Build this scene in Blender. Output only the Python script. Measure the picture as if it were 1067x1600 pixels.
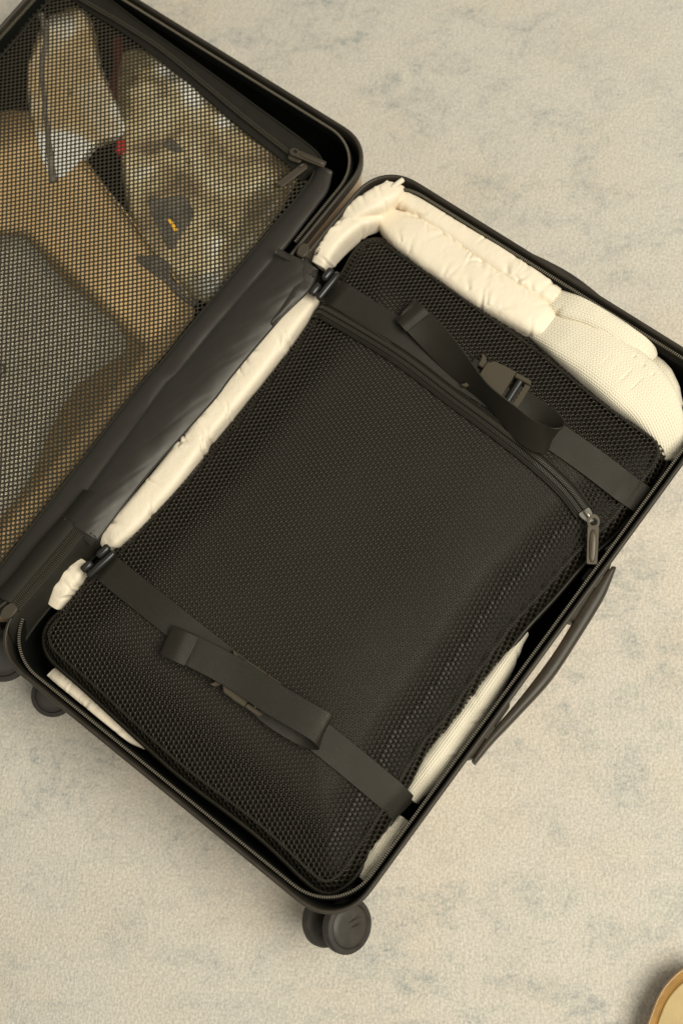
import bpy, math, random
import numpy as np
from mathutils import Matrix, Vector, noise as mnoise
random.seed(7); rng = np.random.default_rng(7)
for o in list(bpy.data.objects): bpy.data.objects.remove(o, do_unlink=True)
S = bpy.context.scene
COL = S.collection

# ------------------------------------------------------------------ camera
CX, CY, FPX = 533.5, 800.0, 2010.0            # photograph centre and focal length in pixels (1067 x 1600)
NV = np.array([-0.10668205, -0.27231289, -0.95627644]); NV /= np.linalg.norm(NV)
_up = np.array([0, -1.0, 0]); _Y = _up - (_up @ NV) * NV; _Y /= np.linalg.norm(_Y); _X = np.cross(_Y, NV)
RC = np.array([_X, _Y, NV])
RIM = 0.116; CH = 1.046 + RIM
cam = bpy.data.cameras.new('camera'); cam.sensor_fit = 'VERTICAL'; cam.sensor_height = 36.0
cam.lens = FPX / 1600 * 36; cam.clip_start = 0.02; cam.clip_end = 60
cam.dof.use_dof = True; cam.dof.focus_distance = 1.10; cam.dof.aperture_fstop = 4.5
co = bpy.data.objects.new('camera', cam); COL.objects.link(co)
Mx = np.array([RC @ [1, 0, 0], RC @ [0, -1, 0], RC @ [0, 0, -1]]).T
co.matrix_world = Matrix([[*Mx[0], 0], [*Mx[1], 0], [*Mx[2], CH], [0, 0, 0, 1]])
S.camera = co

# ------------------------------------------------------------------ light
W = bpy.data.worlds.new('World'); S.world = W; W.use_nodes = True
W.node_tree.nodes['Background'].inputs[0].default_value = (1.0, 0.970, 0.845, 1)
W.node_tree.nodes['Background'].inputs[1].default_value = 0.34
def area(name, loc, tgt, size, power, col):
    l = bpy.data.lights.new(name, 'AREA'); l.shape = 'RECTANGLE'; l.size = size[0]; l.size_y = size[1]
    l.energy = power; l.color = col
    o = bpy.data.objects.new(name, l); COL.objects.link(o); o.location = loc
    o.rotation_euler = (Vector(tgt) - Vector(loc)).to_track_quat('-Z', 'Y').to_euler()
area('window_light', (1.20, -0.25, 2.30), (-0.05, 0.35, 0.1), (1.7, 1.4), 76, (1.0, 0.972, 0.865))
V = S.view_settings; V.view_transform = 'Standard'; V.look = 'None'; V.gamma = 1; V.use_curve_mapping = False
V.exposure = 0.0

# ------------------------------------------------------------------ coordinates
def at(px, py, z):
    d = RC @ np.array([px - CX, py - CY, FPX]); return d * ((z - CH) / d[2]) + np.array([0, 0, CH])
def atl(pts, z=None):
    return np.array([at(p[0], p[1], z if z is not None else p[2]) for p in pts])
A0 = at(14, 958, RIM); B0 = at(477, 390, RIM)
UD = (B0 - A0) / np.linalg.norm(B0 - A0); VD = np.cross(UD, [0, 0, 1.0]); A0 = np.array([A0[0], A0[1], 0])
def uv(u, v, z): return A0 + UD * u + VD * v + np.array([0, 0, z])
def touv(p): q = np.asarray(p) - A0; return q @ UD, q @ VD
def unit(v): v = np.asarray(v, float); return v / (np.linalg.norm(v, axis=-1, keepdims=True) + 1e-12)

def catmull(P, n, closed=False):
    P = np.asarray(P, float); m = len(P)
    if closed: Q = np.vstack([P[-1], P, P[0], P[1]]); segs = m
    else: Q = np.vstack([2 * P[0] - P[1], P, 2 * P[-1] - P[-2]]); segs = m - 1
    out = []
    for i in range(segs):
        p0, p1, p2, p3 = Q[i:i + 4]
        for t in np.linspace(0, 1, 24, endpoint=False):
            out.append(0.5 * (2 * p1 + (p2 - p0) * t + (2 * p0 - 5 * p1 + 4 * p2 - p3) * t * t + (3 * p1 - p0 - 3 * p2 + p3) * t ** 3))
    if not closed: out.append(P[-1])
    return resample(np.array(out), n, closed)
def resample(P, n, closed=False):
    P = np.asarray(P, float)
    if closed: P = np.vstack([P, P[:1]])
    s = np.r_[0, np.cumsum(np.linalg.norm(np.diff(P, axis=0), axis=1))]
    t = np.linspace(0, s[-1], n + 1)[:-1] if closed else np.linspace(0, s[-1], n)
    return np.stack([np.interp(t, s, P[:, k]) for k in range(P.shape[1])], 1)
def plen(P, closed=False):
    P = np.asarray(P); Q = np.vstack([P, P[:1]]) if closed else P
    return np.linalg.norm(np.diff(Q, axis=0), axis=1).sum()
def rrect(u0, u1, v0, v1, r, n=24, e=2.25):
    pts = []
    for cu, cv, a0 in ((u1 - r, v0 + r, -90), (u1 - r, v1 - r, 0), (u0 + r, v1 - r, 90), (u0 + r, v0 + r, 180)):
        for k in range(n + 1):
            a = math.radians(a0 + 90 * k / n); c, s = math.cos(a), math.sin(a)
            pts.append((cu + r * math.copysign(abs(c) ** (2 / e), c), cv + r * math.copysign(abs(s) ** (2 / e), s)))
    return np.array(pts)
def sdist(P, poly):
    """distance inside a closed 2D polygon (positive inside), vectorised"""
    P = np.asarray(P, float)[:, :2]; poly = np.asarray(poly)[:, :2]; d = np.full(len(P), 1e9); ins = np.zeros(len(P), bool)
    for a, b in zip(poly, np.roll(poly, -1, 0)):
        ab = b - a; t = np.clip(((P - a) @ ab) / (ab @ ab + 1e-18), 0, 1)
        d = np.minimum(d, np.hypot(*(P - a - t[:, None] * ab).T))
        c = ((a[1] > P[:, 1]) != (b[1] > P[:, 1]))
        with np.errstate(divide='ignore', invalid='ignore'):
            ins ^= c & (P[:, 0] < (b[0] - a[0]) * (P[:, 1] - a[1]) / (b[1] - a[1]) + a[0])
    return np.where(ins, d, -d)
def sm(x, a=0.0, b=1.0):
    t = np.clip((x - a) / (b - a), 0, 1); return t * t * (3 - 2 * t)
def nz(P, s, seed=0.0, octv=3):
    return np.array([mnoise.fractal(Vector((p[0] * s + seed, p[1] * s + seed * 1.7, p[2] * s)), 1.0, 2.0, octv) for p in P])

def wave2(XY, k, sd):
    r = np.random.default_rng(int(sd * 10)); out = np.zeros(len(XY))
    for _ in range(7):
        a = r.uniform(0, 6.283); kk = k * r.uniform(2.0, 6.5); out += np.sin(XY[:, 0] * math.cos(a) * kk + XY[:, 1] * math.sin(a) * kk + r.uniform(0, 6.283))
    return out / 5.0
# ------------------------------------------------------------------ materials
MATS = {}
def mat(name, col, rough=0.6, spec=0.5, metal=0.0, sheen=0.0, sheen_rough=0.5, coat=0.0, var=0.0, var_scale=60, bump=None, sheen_tint=(1, 1, 1), trans=0.0, tint=(1, 1, 1)):
    """bump: list of (kind, scale, strength_metres, coords)"""
    m = bpy.data.materials.new(name); m.use_nodes = True; nt = m.node_tree; N = nt.nodes; L = nt.links
    b = N['Principled BSDF']; b.inputs['Base Color'].default_value = (*col, 1); b.inputs['Roughness'].default_value = rough
    b.inputs['Specular IOR Level'].default_value = spec; b.inputs['Metallic'].default_value = metal
    b.inputs['Sheen Weight'].default_value = sheen; b.inputs['Sheen Roughness'].default_value = sheen_rough
    b.inputs['Sheen Tint'].default_value = (*sheen_tint, 1)
    b.inputs['Coat Weight'].default_value = coat; b.inputs['Coat Roughness'].default_value = 0.15
    b.inputs['Transmission Weight'].default_value = trans; b.inputs['Specular Tint'].default_value = (*tint, 1)
    tc = N.new('ShaderNodeTexCoord')
    if var:
        n = N.new('ShaderNodeTexNoise'); n.inputs['Scale'].default_value = var_scale; n.inputs['Detail'].default_value = 5
        L.new(tc.outputs['Object'], n.inputs['Vector'])
        r = N.new('ShaderNodeMapRange'); r.inputs['From Min'].default_value = 0.3; r.inputs['From Max'].default_value = 0.7
        r.inputs['To Min'].default_value = 1 - var; r.inputs['To Max'].default_value = 1 + var
        L.new(n.outputs['Fac'], r.inputs['Value'])
        mx = N.new('ShaderNodeVectorMath'); mx.operation = 'SCALE'; mx.inputs[0].default_value = col
        L.new(r.outputs['Result'], mx.inputs['Scale']); L.new(mx.outputs[0], b.inputs['Base Color'])
        rr = N.new('ShaderNodeMapRange'); rr.inputs['To Min'].default_value = max(0.05, rough - 0.1); rr.inputs['To Max'].default_value = min(1, rough + 0.1)
        L.new(n.outputs['Fac'], rr.inputs['Value']); L.new(rr.outputs['Result'], b.inputs['Roughness'])
    prev = None
    for kind, sc, st, cs in (bump or []):
        if kind == 'noise':
            t = N.new('ShaderNodeTexNoise'); t.inputs['Scale'].default_value = sc; t.inputs['Detail'].default_value = 3; out = t.outputs['Fac']
        elif kind == 'voronoi':
            t = N.new('ShaderNodeTexVoronoi'); t.inputs['Scale'].default_value = sc; out = t.outputs['Distance']
        elif kind in ('waveX', 'waveY', 'waveD'):
            t = N.new('ShaderNodeTexWave'); t.bands_direction = {'waveX': 'X', 'waveY': 'Y', 'waveD': 'DIAGONAL'}[kind]
            t.inputs['Scale'].default_value = sc; t.inputs['Distortion'].default_value = 0.3; out = t.outputs['Fac']
        L.new(tc.outputs[cs], t.inputs['Vector'])
        bp = N.new('ShaderNodeBump'); bp.inputs['Strength'].default_value = 1; bp.inputs['Distance'].default_value = st
        L.new(out, bp.inputs['Height'])
        if prev: L.new(prev.outputs[0], bp.inputs['Normal'])
        prev = bp
    if prev: L.new(prev.outputs[0], b.inputs['Normal'])
    MATS[name] = m; return m

mat('shell_sand', (0.60, 0.45, 0.30), 0.38, 0.5, var=0.04, var_scale=40, bump=[('noise', 900, 0.00006, 'Object')])
mat('shell_plastic', (0.032, 0.026, 0.019), 0.45, 0.42, var=0.2, var_scale=60, bump=[('noise', 900, 0.00008, 'Object')], tint=(1.0, 0.95, 0.86))
mat('lining', (0.0045, 0.0048, 0.0034), 0.8, 0.15, var=0.2, var_scale=30, bump=[('noise', 700, 0.0001, 'Object')])
mat('tape', (0.0125, 0.0115, 0.0075), 0.65, 0.3, bump=[('noise', 1500, 0.0002, 'Object')], tint=(1.0, 0.95, 0.86))
mat('teeth', (0.20, 0.172, 0.125), 0.4, 0.5, metal=0.2)
mat('teeth_dark', (0.075, 0.064, 0.045), 0.4, 0.5, metal=0.2)
mat('net_brown', (0.030, 0.025, 0.016), 0.6, 0.3, tint=(1.0, 0.95, 0.86))
mat('net_black', (0.0145, 0.0120, 0.0078), 0.44, 0.38, var=0.15, tint=(1.0, 0.95, 0.86))
mat('pad', (0.0155, 0.0128, 0.0086), 0.44, 0.40, bump=[('noise', 600, 0.0002, 'Object')], tint=(1.0, 0.95, 0.86))
mat('satin', (0.027, 0.0235, 0.0195), 0.44, 0.45, sheen=0.06, sheen_rough=0.35, var=0.05, bump=[('noise', 1800, 0.00005, 'Object'), ('noise', 22, 0.0004, 'Object')], tint=(1.0, 0.95, 0.86))
mat('webbing', (0.0140, 0.0117, 0.0072), 0.48, 0.36, sheen=0.02, var=0.08, bump=[('waveX', 270, 0.00014, 'UV'), ('noise', 1200, 0.0001, 'Object')], tint=(1.0, 0.95, 0.86))
mat('buckle', (0.062, 0.049, 0.031), 0.4, 0.5, bump=[('noise', 1500, 0.00006, 'Object')], tint=(1.0, 0.95, 0.86))
mat('black_plastic', (0.018, 0.017, 0.015), 0.3, 0.5)
mat('pull_metal', (0.080, 0.062, 0.040), 0.42, 0.5, metal=0.3, var=0.1, var_scale=120)
mat('pull_dark', (0.070, 0.056, 0.038), 0.42, 0.5, metal=0.3)
mat('silver', (0.45, 0.42, 0.36), 0.25, 0.6, metal=0.9)
mat('tyre', (0.032, 0.027, 0.022), 0.6, 0.4, var=0.3, var_scale=150)
mat('hub', (0.040, 0.034, 0.027), 0.5, 0.45, var=0.14, var_scale=110)
mat('nylon', (0.85, 0.735, 0.565), 0.5, 0.35, sheen=0.1, var=0.02, var_scale=25, bump=[('noise', 70, 0.0004, 'Object'), ('noise', 190, 0.0005, 'Object'), ('noise', 1600, 0.00006, 'Object')])
mat('cord', (0.80, 0.71, 0.56), 0.8, 0.2, bump=[('noise', 1500, 0.0003, 'Object')])
mat('kraft', (0.56, 0.375, 0.175), 0.6, 0.35, var=0.12, var_scale=18, bump=[('noise', 40, 0.002, 'Object')])


mat('dark_cloth', (0.125, 0.105, 0.080), 0.4, 0.45, var=0.4, var_scale=70, bump=[('noise', 200, 0.001, 'Object')])
mat('red', (0.42, 0.022, 0.014), 0.45, 0.5)
mat('dark_red', (0.16, 0.018, 0.012), 0.5, 0.4)
mat('amber_yellow', (0.80, 0.42, 0.03), 0.4, 0.5)
mat('cream_insole', (0.50, 0.37, 0.17), 0.6, 0.3, var=0.08, var_scale=80, bump=[('noise', 700, 0.0003, 'Object')])
mat('amber', (0.36, 0.195, 0.055), 0.12, 0.6, coat=0.6, var=0.2, var_scale=60)

def carpet_material():
    m = bpy.data.materials.new('carpet_pile'); m.use_nodes = True; nt = m.node_tree; N = nt.nodes; L = nt.links
    b = N['Principled BSDF']; b.inputs['Roughness'].default_value = 0.95; b.inputs['Specular IOR Level'].default_value = 0.1
    b.inputs['Sheen Weight'].default_value = 0.2
    tc = N.new('ShaderNodeTexCoord')
    def mapping(scale, rot=0.0, loc=(0, 0, 0)):
        mp = N.new('ShaderNodeMapping'); mp.inputs['Scale'].default_value = scale; mp.inputs['Rotation'].default_value = (0, 0, rot)
        mp.inputs['Location'].default_value = loc; L.new(tc.outputs['Object'], mp.inputs['Vector']); return mp.outputs[0]
    def noise(vec, sc, det=4, rough=0.55, dist=0.0):
        n = N.new('ShaderNodeTexNoise'); n.inputs['Scale'].default_value = sc; n.inputs['Detail'].default_value = det
        n.inputs['Roughness'].default_value = rough; n.inputs['Distortion'].default_value = dist; L.new(vec, n.inputs['Vector']); return n.outputs['Fac']
    def ramp(f, a, bb, lo=0.0, hi=1.0):
        r = N.new('ShaderNodeMapRange'); r.interpolation_type = 'SMOOTHSTEP'
        for k, v in (('From Min', a), ('From Max', bb), ('To Min', lo), ('To Max', hi)): r.inputs[k].default_value = v
        L.new(f, r.inputs['Value']); return r.outputs['Result']
    def math_(op, a, c):
        n = N.new('ShaderNodeMath'); n.operation = op
        for i, x in enumerate((a, c)):
            if isinstance(x, (int, float)): n.inputs[i].default_value = x
            else: L.new(x, n.inputs[i])
        return n.outputs[0]
    def mix(f, a, c):
        n = N.new('ShaderNodeMix'); n.data_type = 'RGBA'
        if isinstance(f, float): n.inputs[0].default_value = f
        else: L.new(f, n.inputs[0])
        for i, x in ((6, a), (7, c)):
            if isinstance(x, tuple): n.inputs[i].default_value = (*x, 1)
            else: L.new(x, n.inputs[i])
        return n.outputs[2]
    id_ = mapping((1, 1, 1))
    st = mapping((1, 1.5, 1), math.radians(-52)); st2 = mapping((1.7, 1, 1), math.radians(28), (3, 1, 0))
    big = ramp(noise(id_, 4.5, 4, 0.6), 0.36, 0.60)
    blot = ramp(noise(st, 17, 6, 0.72, 0.5), 0.42, 0.66); fine = ramp(noise(st, 75, 5, 0.75, 0.3), 0.40, 0.66)
    blot2 = ramp(noise(st2, 30, 6, 0.72, 0.6), 0.50, 0.70); fine2 = ramp(noise(st2, 130, 4, 0.75), 0.42, 0.64)
    grey = math_('MULTIPLY', math_('ADD', math_('MULTIPLY', blot, math_('ADD', math_('MULTIPLY', fine, 0.65), 0.18)), math_('MULTIPLY', math_('MULTIPLY', blot2, fine2), 0.55)), math_('ADD', math_('MULTIPLY', big, 0.80), 0.36))
    tan = ramp(noise(mapping((1, 1, 1), 0, (7, 2, 0)), 7, 5, 0.6), 0.45, 0.72)
    yarn = noise(id_, 430, 2, 0.6)
    base = mix(tan, (0.600, 0.555, 0.478), (0.602, 0.535, 0.438))
    c1 = mix(math_('MINIMUM', grey, 0.85), base, (0.350, 0.360, 0.335))
    speck = ramp(noise(st, 170, 4, 0.75), 0.54, 0.72)
    c2 = mix(math_('MULTIPLY', speck, math_('MULTIPLY', grey, 1.0)), c1, (0.16, 0.16, 0.14))
    v = N.new('ShaderNodeVectorMath'); v.operation = 'SCALE'; L.new(c2, v.inputs[0]); L.new(ramp(yarn, 0.3, 0.7, 0.86, 1.12), v.inputs['Scale'])
    L.new(v.outputs[0], b.inputs['Base Color'])
    vo = N.new('ShaderNodeTexVoronoi'); vo.inputs['Scale'].default_value = 420; L.new(mapping((1, 0.62, 1), math.radians(35)), vo.inputs['Vector'])
    h = math_('ADD', math_('MULTIPLY', vo.outputs['Distance'], -1.0), math_('MULTIPLY', noise(id_, 160, 3), 1.2))
    bp = N.new('ShaderNodeBump'); bp.inputs['Strength'].default_value = 0.8; bp.inputs['Distance'].default_value = 0.0006; L.new(h, bp.inputs['Height'])
    L.new(bp.outputs[0], b.inputs['Normal'])
    MATS['carpet'] = m
carpet_material()

def knit_material():
    """stockinette stitches from the loft's UV (metres): columns of V shapes as relief"""
    m = bpy.data.materials.new('knit_wool'); m.use_nodes = True; nt = m.node_tree; N = nt.nodes; L = nt.links
    b = N['Principled BSDF']; b.inputs['Roughness'].default_value = 0.9; b.inputs['Specular IOR Level'].default_value = 0.15
    b.inputs['Sheen Weight'].default_value = 0.3; b.inputs['Base Color'].default_value = (0.87, 0.78, 0.60, 1)
    tc = N.new('ShaderNodeTexCoord'); sx = N.new('ShaderNodeSeparateXYZ'); L.new(tc.outputs['UV'], sx.inputs[0])
    def M(op, a, c=0.0):
        n = N.new('ShaderNodeMath'); n.operation = op
        for i, x in enumerate((a, c)):
            if isinstance(x, (int, float)): n.inputs[i].default_value = x
            else: L.new(x, n.inputs[i])
        return n.outputs[0]
    cw, rh = 0.0046, 0.0030
    vcol = M('DIVIDE', sx.outputs['Y'], cw); fr = M('FRACT', vcol); tri = M('ABSOLUTE', M('SUBTRACT', fr, 0.5))     # 0 centre .. 0.5 edge
    ur = M('ADD', M('DIVIDE', sx.outputs['X'], rh), M('MULTIPLY', tri, 1.5))
    w = M('ABSOLUTE', M('SINE', M('MULTIPLY', ur, math.pi)))
    ridge = M('MULTIPLY', M('SINE', M('MULTIPLY', M('MULTIPLY', tri, 2.0), math.pi)), 1.0)
    h = M('ADD', M('MULTIPLY', M('POWER', w, 0.6), 0.5), M('MULTIPLY', ridge, 0.6))
    n = N.new('ShaderNodeTexNoise'); n.inputs['Scale'].default_value = 1300; L.new(tc.outputs['Object'], n.inputs['Vector'])
    h = M('ADD', h, M('MULTIPLY', n.outputs['Fac'], 0.25))
    bp = N.new('ShaderNodeBump'); bp.inputs['Distance'].default_value = 0.0010; bp.inputs['Strength'].default_value = 0.7; L.new(h, bp.inputs['Height'])
    L.new(bp.outputs[0], b.inputs['Normal']); MATS['knit'] = m
knit_material()

def ramp_material(name, stops, scale, rough=0.3, coat=0.4, bump=0.004, bscale=60, loc=(0, 0, 0)):
    m = mat(name, (0.7, 0.6, 0.4), rough, 0.5, coat=coat, bump=[('noise', bscale, bump, 'Object')]); nt = m.node_tree; N = nt.nodes; L = nt.links
    tc = N.new('ShaderNodeTexCoord'); mp = N.new('ShaderNodeMapping'); mp.inputs['Location'].default_value = loc; n = N.new('ShaderNodeTexNoise'); n.inputs['Scale'].default_value = scale; n.inputs['Detail'].default_value = 4; n.inputs['Distortion'].default_value = 0.8
    r = N.new('ShaderNodeValToRGB'); e = r.color_ramp.elements
    while len(e) < len(stops): e.new(0.5)
    for k, (p, c) in enumerate(stops): e[k].position = p; e[k].color = (*c, 1)
    L.new(tc.outputs['Object'], mp.inputs['Vector']); L.new(mp.outputs[0], n.inputs['Vector']); L.new(n.outputs['Fac'], r.inputs['Fac']); L.new(r.outputs['Color'], N['Principled BSDF'].inputs['Base Color'])
ramp_material('paper_cream', [(0.34, (0.26, 0.18, 0.095)), (0.47, (0.52, 0.39, 0.20)), (0.58, (0.66, 0.54, 0.32)), (0.68, (0.80, 0.76, 0.66))], 16, bump=0.006, bscale=70)  # packaging blotches; palest stop is highlight painted into the colour
ramp_material('white_film', [(0.42, (0.50, 0.35, 0.17)), (0.52, (0.60, 0.48, 0.30)), (0.60, (0.78, 0.74, 0.64))], 13, loc=(0.13, 0.4, 0))  # white stop paints the highlight on the tan film
def pouch_material():
    m = mat('pouch_fabric', (0.84, 0.73, 0.55), 0.7, 0.3, var=0.06, var_scale=30, bump=[('voronoi', 480, 0.0008, 'Object')])
pouch_material()

# ------------------------------------------------------------------ object helpers
def props(o, label=None, cat=None, group=None, kind=None):
    for k, v in (('label', label), ('category', cat), ('group', group), ('kind', kind)):
        if v: o[k] = v
    return o
def thing(name, loc, label, cat, group=None):
    o = bpy.data.objects.new(name, None); o.empty_display_size = 0.05; COL.objects.link(o); o.location = loc
    return props(o, label, cat, group)
def base_of(p):
    while p is not None and p.parent is not None: p = p.parent
    return np.array(p.location) if p is not None else np.zeros(3)
def part(name, V_, F_, m, parent=None, smooth=True, uvs=None, kind=None, label=None, auto=None):
    V_ = np.asarray(V_, float) - base_of(parent)
    me = bpy.data.meshes.new(name)
    if isinstance(F_, np.ndarray):
        k = F_.shape[1]; me.vertices.add(len(V_)); me.vertices.foreach_set('co', V_.astype(np.float32).ravel())
        me.loops.add(F_.size); me.loops.foreach_set('vertex_index', F_.astype(np.int32).ravel())
        me.polygons.add(len(F_)); me.polygons.foreach_set('loop_start', np.arange(0, F_.size, k, dtype=np.int32))
        me.update(calc_edges=True)
    else: me.from_pydata(V_.tolist(), [], [tuple(map(int, f)) for f in F_])
    me.validate()
    if uvs is not None:
        ul = me.uv_layers.new(name='UVMap'); li = np.empty(len(me.loops), np.int32); me.loops.foreach_get('vertex_index', li)
        ul.data.foreach_set('uv', np.asarray(uvs, np.float32)[li].ravel())
    me.materials.append(MATS[m])
    me.polygons.foreach_set('use_smooth', np.full(len(me.polygons), bool(smooth)))
    if smooth and auto: me.set_sharp_from_angle(angle=math.radians(auto))
    o = bpy.data.objects.new(name, me); COL.objects.link(o)
    if parent is not None: o.parent = parent
    if kind: o['kind'] = kind
    if label: o['label'] = label
    return o
class MB:
    """collects closed shapes into ONE mesh"""
    def __init__(s): s.v = []; s.f = []; s.n = 0; s.u = []
    def add(s, v, f, u=None):
        s.v.append(np.asarray(v, float)); s.f += [tuple(int(i) + s.n for i in q) for q in f]; s.n += len(v)
        s.u.append(np.zeros((len(v), 2)) if u is None else np.asarray(u))
    def build(s, name, m, parent=None, **k): return part(name, np.vstack(s.v), s.f, m, parent, uvs=np.vstack(s.u), **k)
def gridfaces(n, m, closed_n=False, closed_m=False):
    f = []
    for i in range(n if closed_n else n - 1):
        for j in range(m if closed_m else m - 1):
            a, b = i, (i + 1) % n; c, d = j, (j + 1) % m
            f.append((a * m + c, b * m + c, b * m + d, a * m + d))
    return f
def obox(c, ax, ay, az):
    """box from centre and three half-axis vectors"""
    c, ax, ay, az = map(np.asarray, (c, ax, ay, az)); v = []
    for sx in (-1, 1):
        for sy in (-1, 1):
            for sz in (-1, 1): v.append(c + sx * ax + sy * ay + sz * az)
    return np.array(v), [(0, 1, 3, 2), (4, 6, 7, 5), (0, 4, 5, 1), (2, 3, 7, 6), (0, 2, 6, 4), (1, 5, 7, 3)]
def rbox(c, ax, ay, az, r=0.25):
    """box with chamfered edges: two stacked inset octagon-cornered slabs"""
    c, ax, ay, az = [np.asarray(q, float) for q in (c, ax, ay, az)]
    la, lb, lc = [np.linalg.norm(q) for q in (ax, ay, az)]; t = r * min(la, lb, lc) * 1.6
    def ring(k, z): 
        a, b = 1 - k / la, 1 - k / lb; ca, cb = 1 - (k + t) / la, 1 - (k + t) / lb
        return [c + p * ax + q * ay + z * az for p, q in ((a, -cb), (a, cb), (ca, b), (-ca, b), (-a, cb), (-a, -cb), (-ca, -b), (ca, -b))]
    zz = 1 - t / lc; v = np.array(ring(t, -1) + ring(0, -zz) + ring(0, zz) + ring(t, 1)); f = []
    for i in range(3):
        for j in range(8): f.append((i * 8 + j, i * 8 + (j + 1) % 8, (i + 1) * 8 + (j + 1) % 8, (i + 1) * 8 + j))
    f.append(tuple(range(7, -1, -1))); f.append(tuple(range(24, 32))); return v, f
def frames(P, closed=False, up=(0, 0, 1)):
    P = np.asarray(P, float)
    T = (np.roll(P, -1, 0) - np.roll(P, 1, 0)) if closed else np.gradient(P, axis=0)
    T = unit(T); up = np.asarray(up, float); B = unit(np.cross(T, np.broadcast_to(up, T.shape))); Nn = unit(np.cross(B, T)); return T, B, Nn
def tube(P, r, k=10, closed=False, flat=1.0, caps=True):
    P = np.asarray(P, float); n = len(P); r = np.broadcast_to(np.asarray(r, float), (n,)); T, B, Nn = frames(P, closed)
    a = np.linspace(0, 2 * np.pi, k, endpoint=False)
    v = (P[:, None] + r[:, None, None] * (np.cos(a)[None, :, None] * B[:, None] + flat * np.sin(a)[None, :, None] * Nn[:, None])).reshape(-1, 3)
    f = gridfaces(n, k, closed, True)
    if caps and not closed: f += [tuple(range(k - 1, -1, -1)), tuple(range((n - 1) * k, n * k))]
    return v, f
def sweep(P, prof, closed=True, inward=True):
    """profile of (offset to the left of travel in plan, z) swept along a plan curve"""
    P = np.asarray(P, float); T, B, _ = frames(P, closed); Ln = -B * np.array([1, 1, 0])
    v = np.concatenate([(P[:, None, :] * [1, 1, 0] + np.array([Ln[i] * o + [0, 0, z] for o, z in prof])[None]) if False else (P[i] * [1, 1, 0] + np.array([Ln[i] * o + np.array([0, 0, z]) for o, z in prof]))[None] for i in range(len(P))])
    return v.reshape(-1, 3), gridfaces(len(P), len(prof), closed, False)
def prism(poly, z0, z1, ch=0.0006, frame=None):
    """extruded plan polygon with chamfered top and bottom; poly in local (a,b) metres; frame=(origin, ea, eb, ez)"""
    poly = np.asarray(poly, float); c = poly.mean(0); n = len(poly)
    d = unit(np.roll(poly, -1, 0) - np.roll(poly, 1, 0)); nin = np.stack([-d[:, 1], d[:, 0]], 1)
    area2 = np.sum(poly[:, 0] * np.roll(poly[:, 1], -1) - np.roll(poly[:, 0], -1) * poly[:, 1])
    if area2 < 0: nin = -nin
    ins = poly + nin * ch
    rings = [(ins, z0), (poly, z0 + ch), (poly, z1 - ch), (ins, z1)]
    O, ea, eb, ez = frame if frame else (np.zeros(3), np.array([1., 0, 0]), np.array([0, 1., 0]), np.array([0, 0, 1.]))
    v = np.concatenate([[O + ea * p[0] + eb * p[1] + ez * z for p in r] for r, z in rings])
    return v, gridfaces(4, n, False, True) + [tuple(range(n - 1, -1, -1)), tuple(range(3 * n, 4 * n))]
def rpoly(pts, r=0.001, k=4):
    """round the corners of a polygon"""
    pts = np.asarray(pts, float); out = []
    for i in range(len(pts)):
        p, a, b = pts[i], pts[i - 1], pts[(i + 1) % len(pts)]
        ra = min(r, 0.45 * np.linalg.norm(a - p)); rb = min(r, 0.45 * np.linalg.norm(b - p)); q0 = p + unit(a - p) * ra; q1 = p + unit(b - p) * rb
        for t in np.linspace(0, 1, k): out.append((1 - t) ** 2 * q0 + 2 * t * (1 - t) * p + t * t * q1)
    return np.array(out)
def ribbon(P, Wd, width, th=0.0014, n=None):
    """flat woven strap: centre line P, width directions Wd; closed rectangular section with soft edges"""
    P = np.asarray(P, float); Wd = unit(Wd); n = n or len(P)
    T = unit(np.gradient(P, axis=0)); Wd = unit(Wd - (Wd * T).sum(1, keepdims=True) * T); Nn = unit(np.cross(T, Wd))
    width = np.broadcast_to(np.asarray(width, float), (len(P),))
    sec = [(-1, 0), (-0.975, 0.5), (-0.5, 0.5), (0, 0.5), (0.5, 0.5), (0.975, 0.5), (1, 0), (0.975, -0.5), (0.5, -0.5), (0, -0.5), (-0.5, -0.5), (-0.975, -0.5)]
    s = np.r_[0, np.cumsum(np.linalg.norm(np.diff(P, axis=0), axis=1))]
    v = np.concatenate([[P[i] + Wd[i] * a * width[i] / 2 + Nn[i] * b * th for a, b in sec] for i in range(len(P))])
    u = np.concatenate([[(s[i], a * width[i] / 2 + (0.1 if b < 0 else 0)) for a, b in sec] for i in range(len(P))])
    k = len(sec); return v, gridfaces(len(P), k, False, True) + [tuple(range(k)), tuple(range((len(P) - 1) * k, len(P) * k))], u
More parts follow.
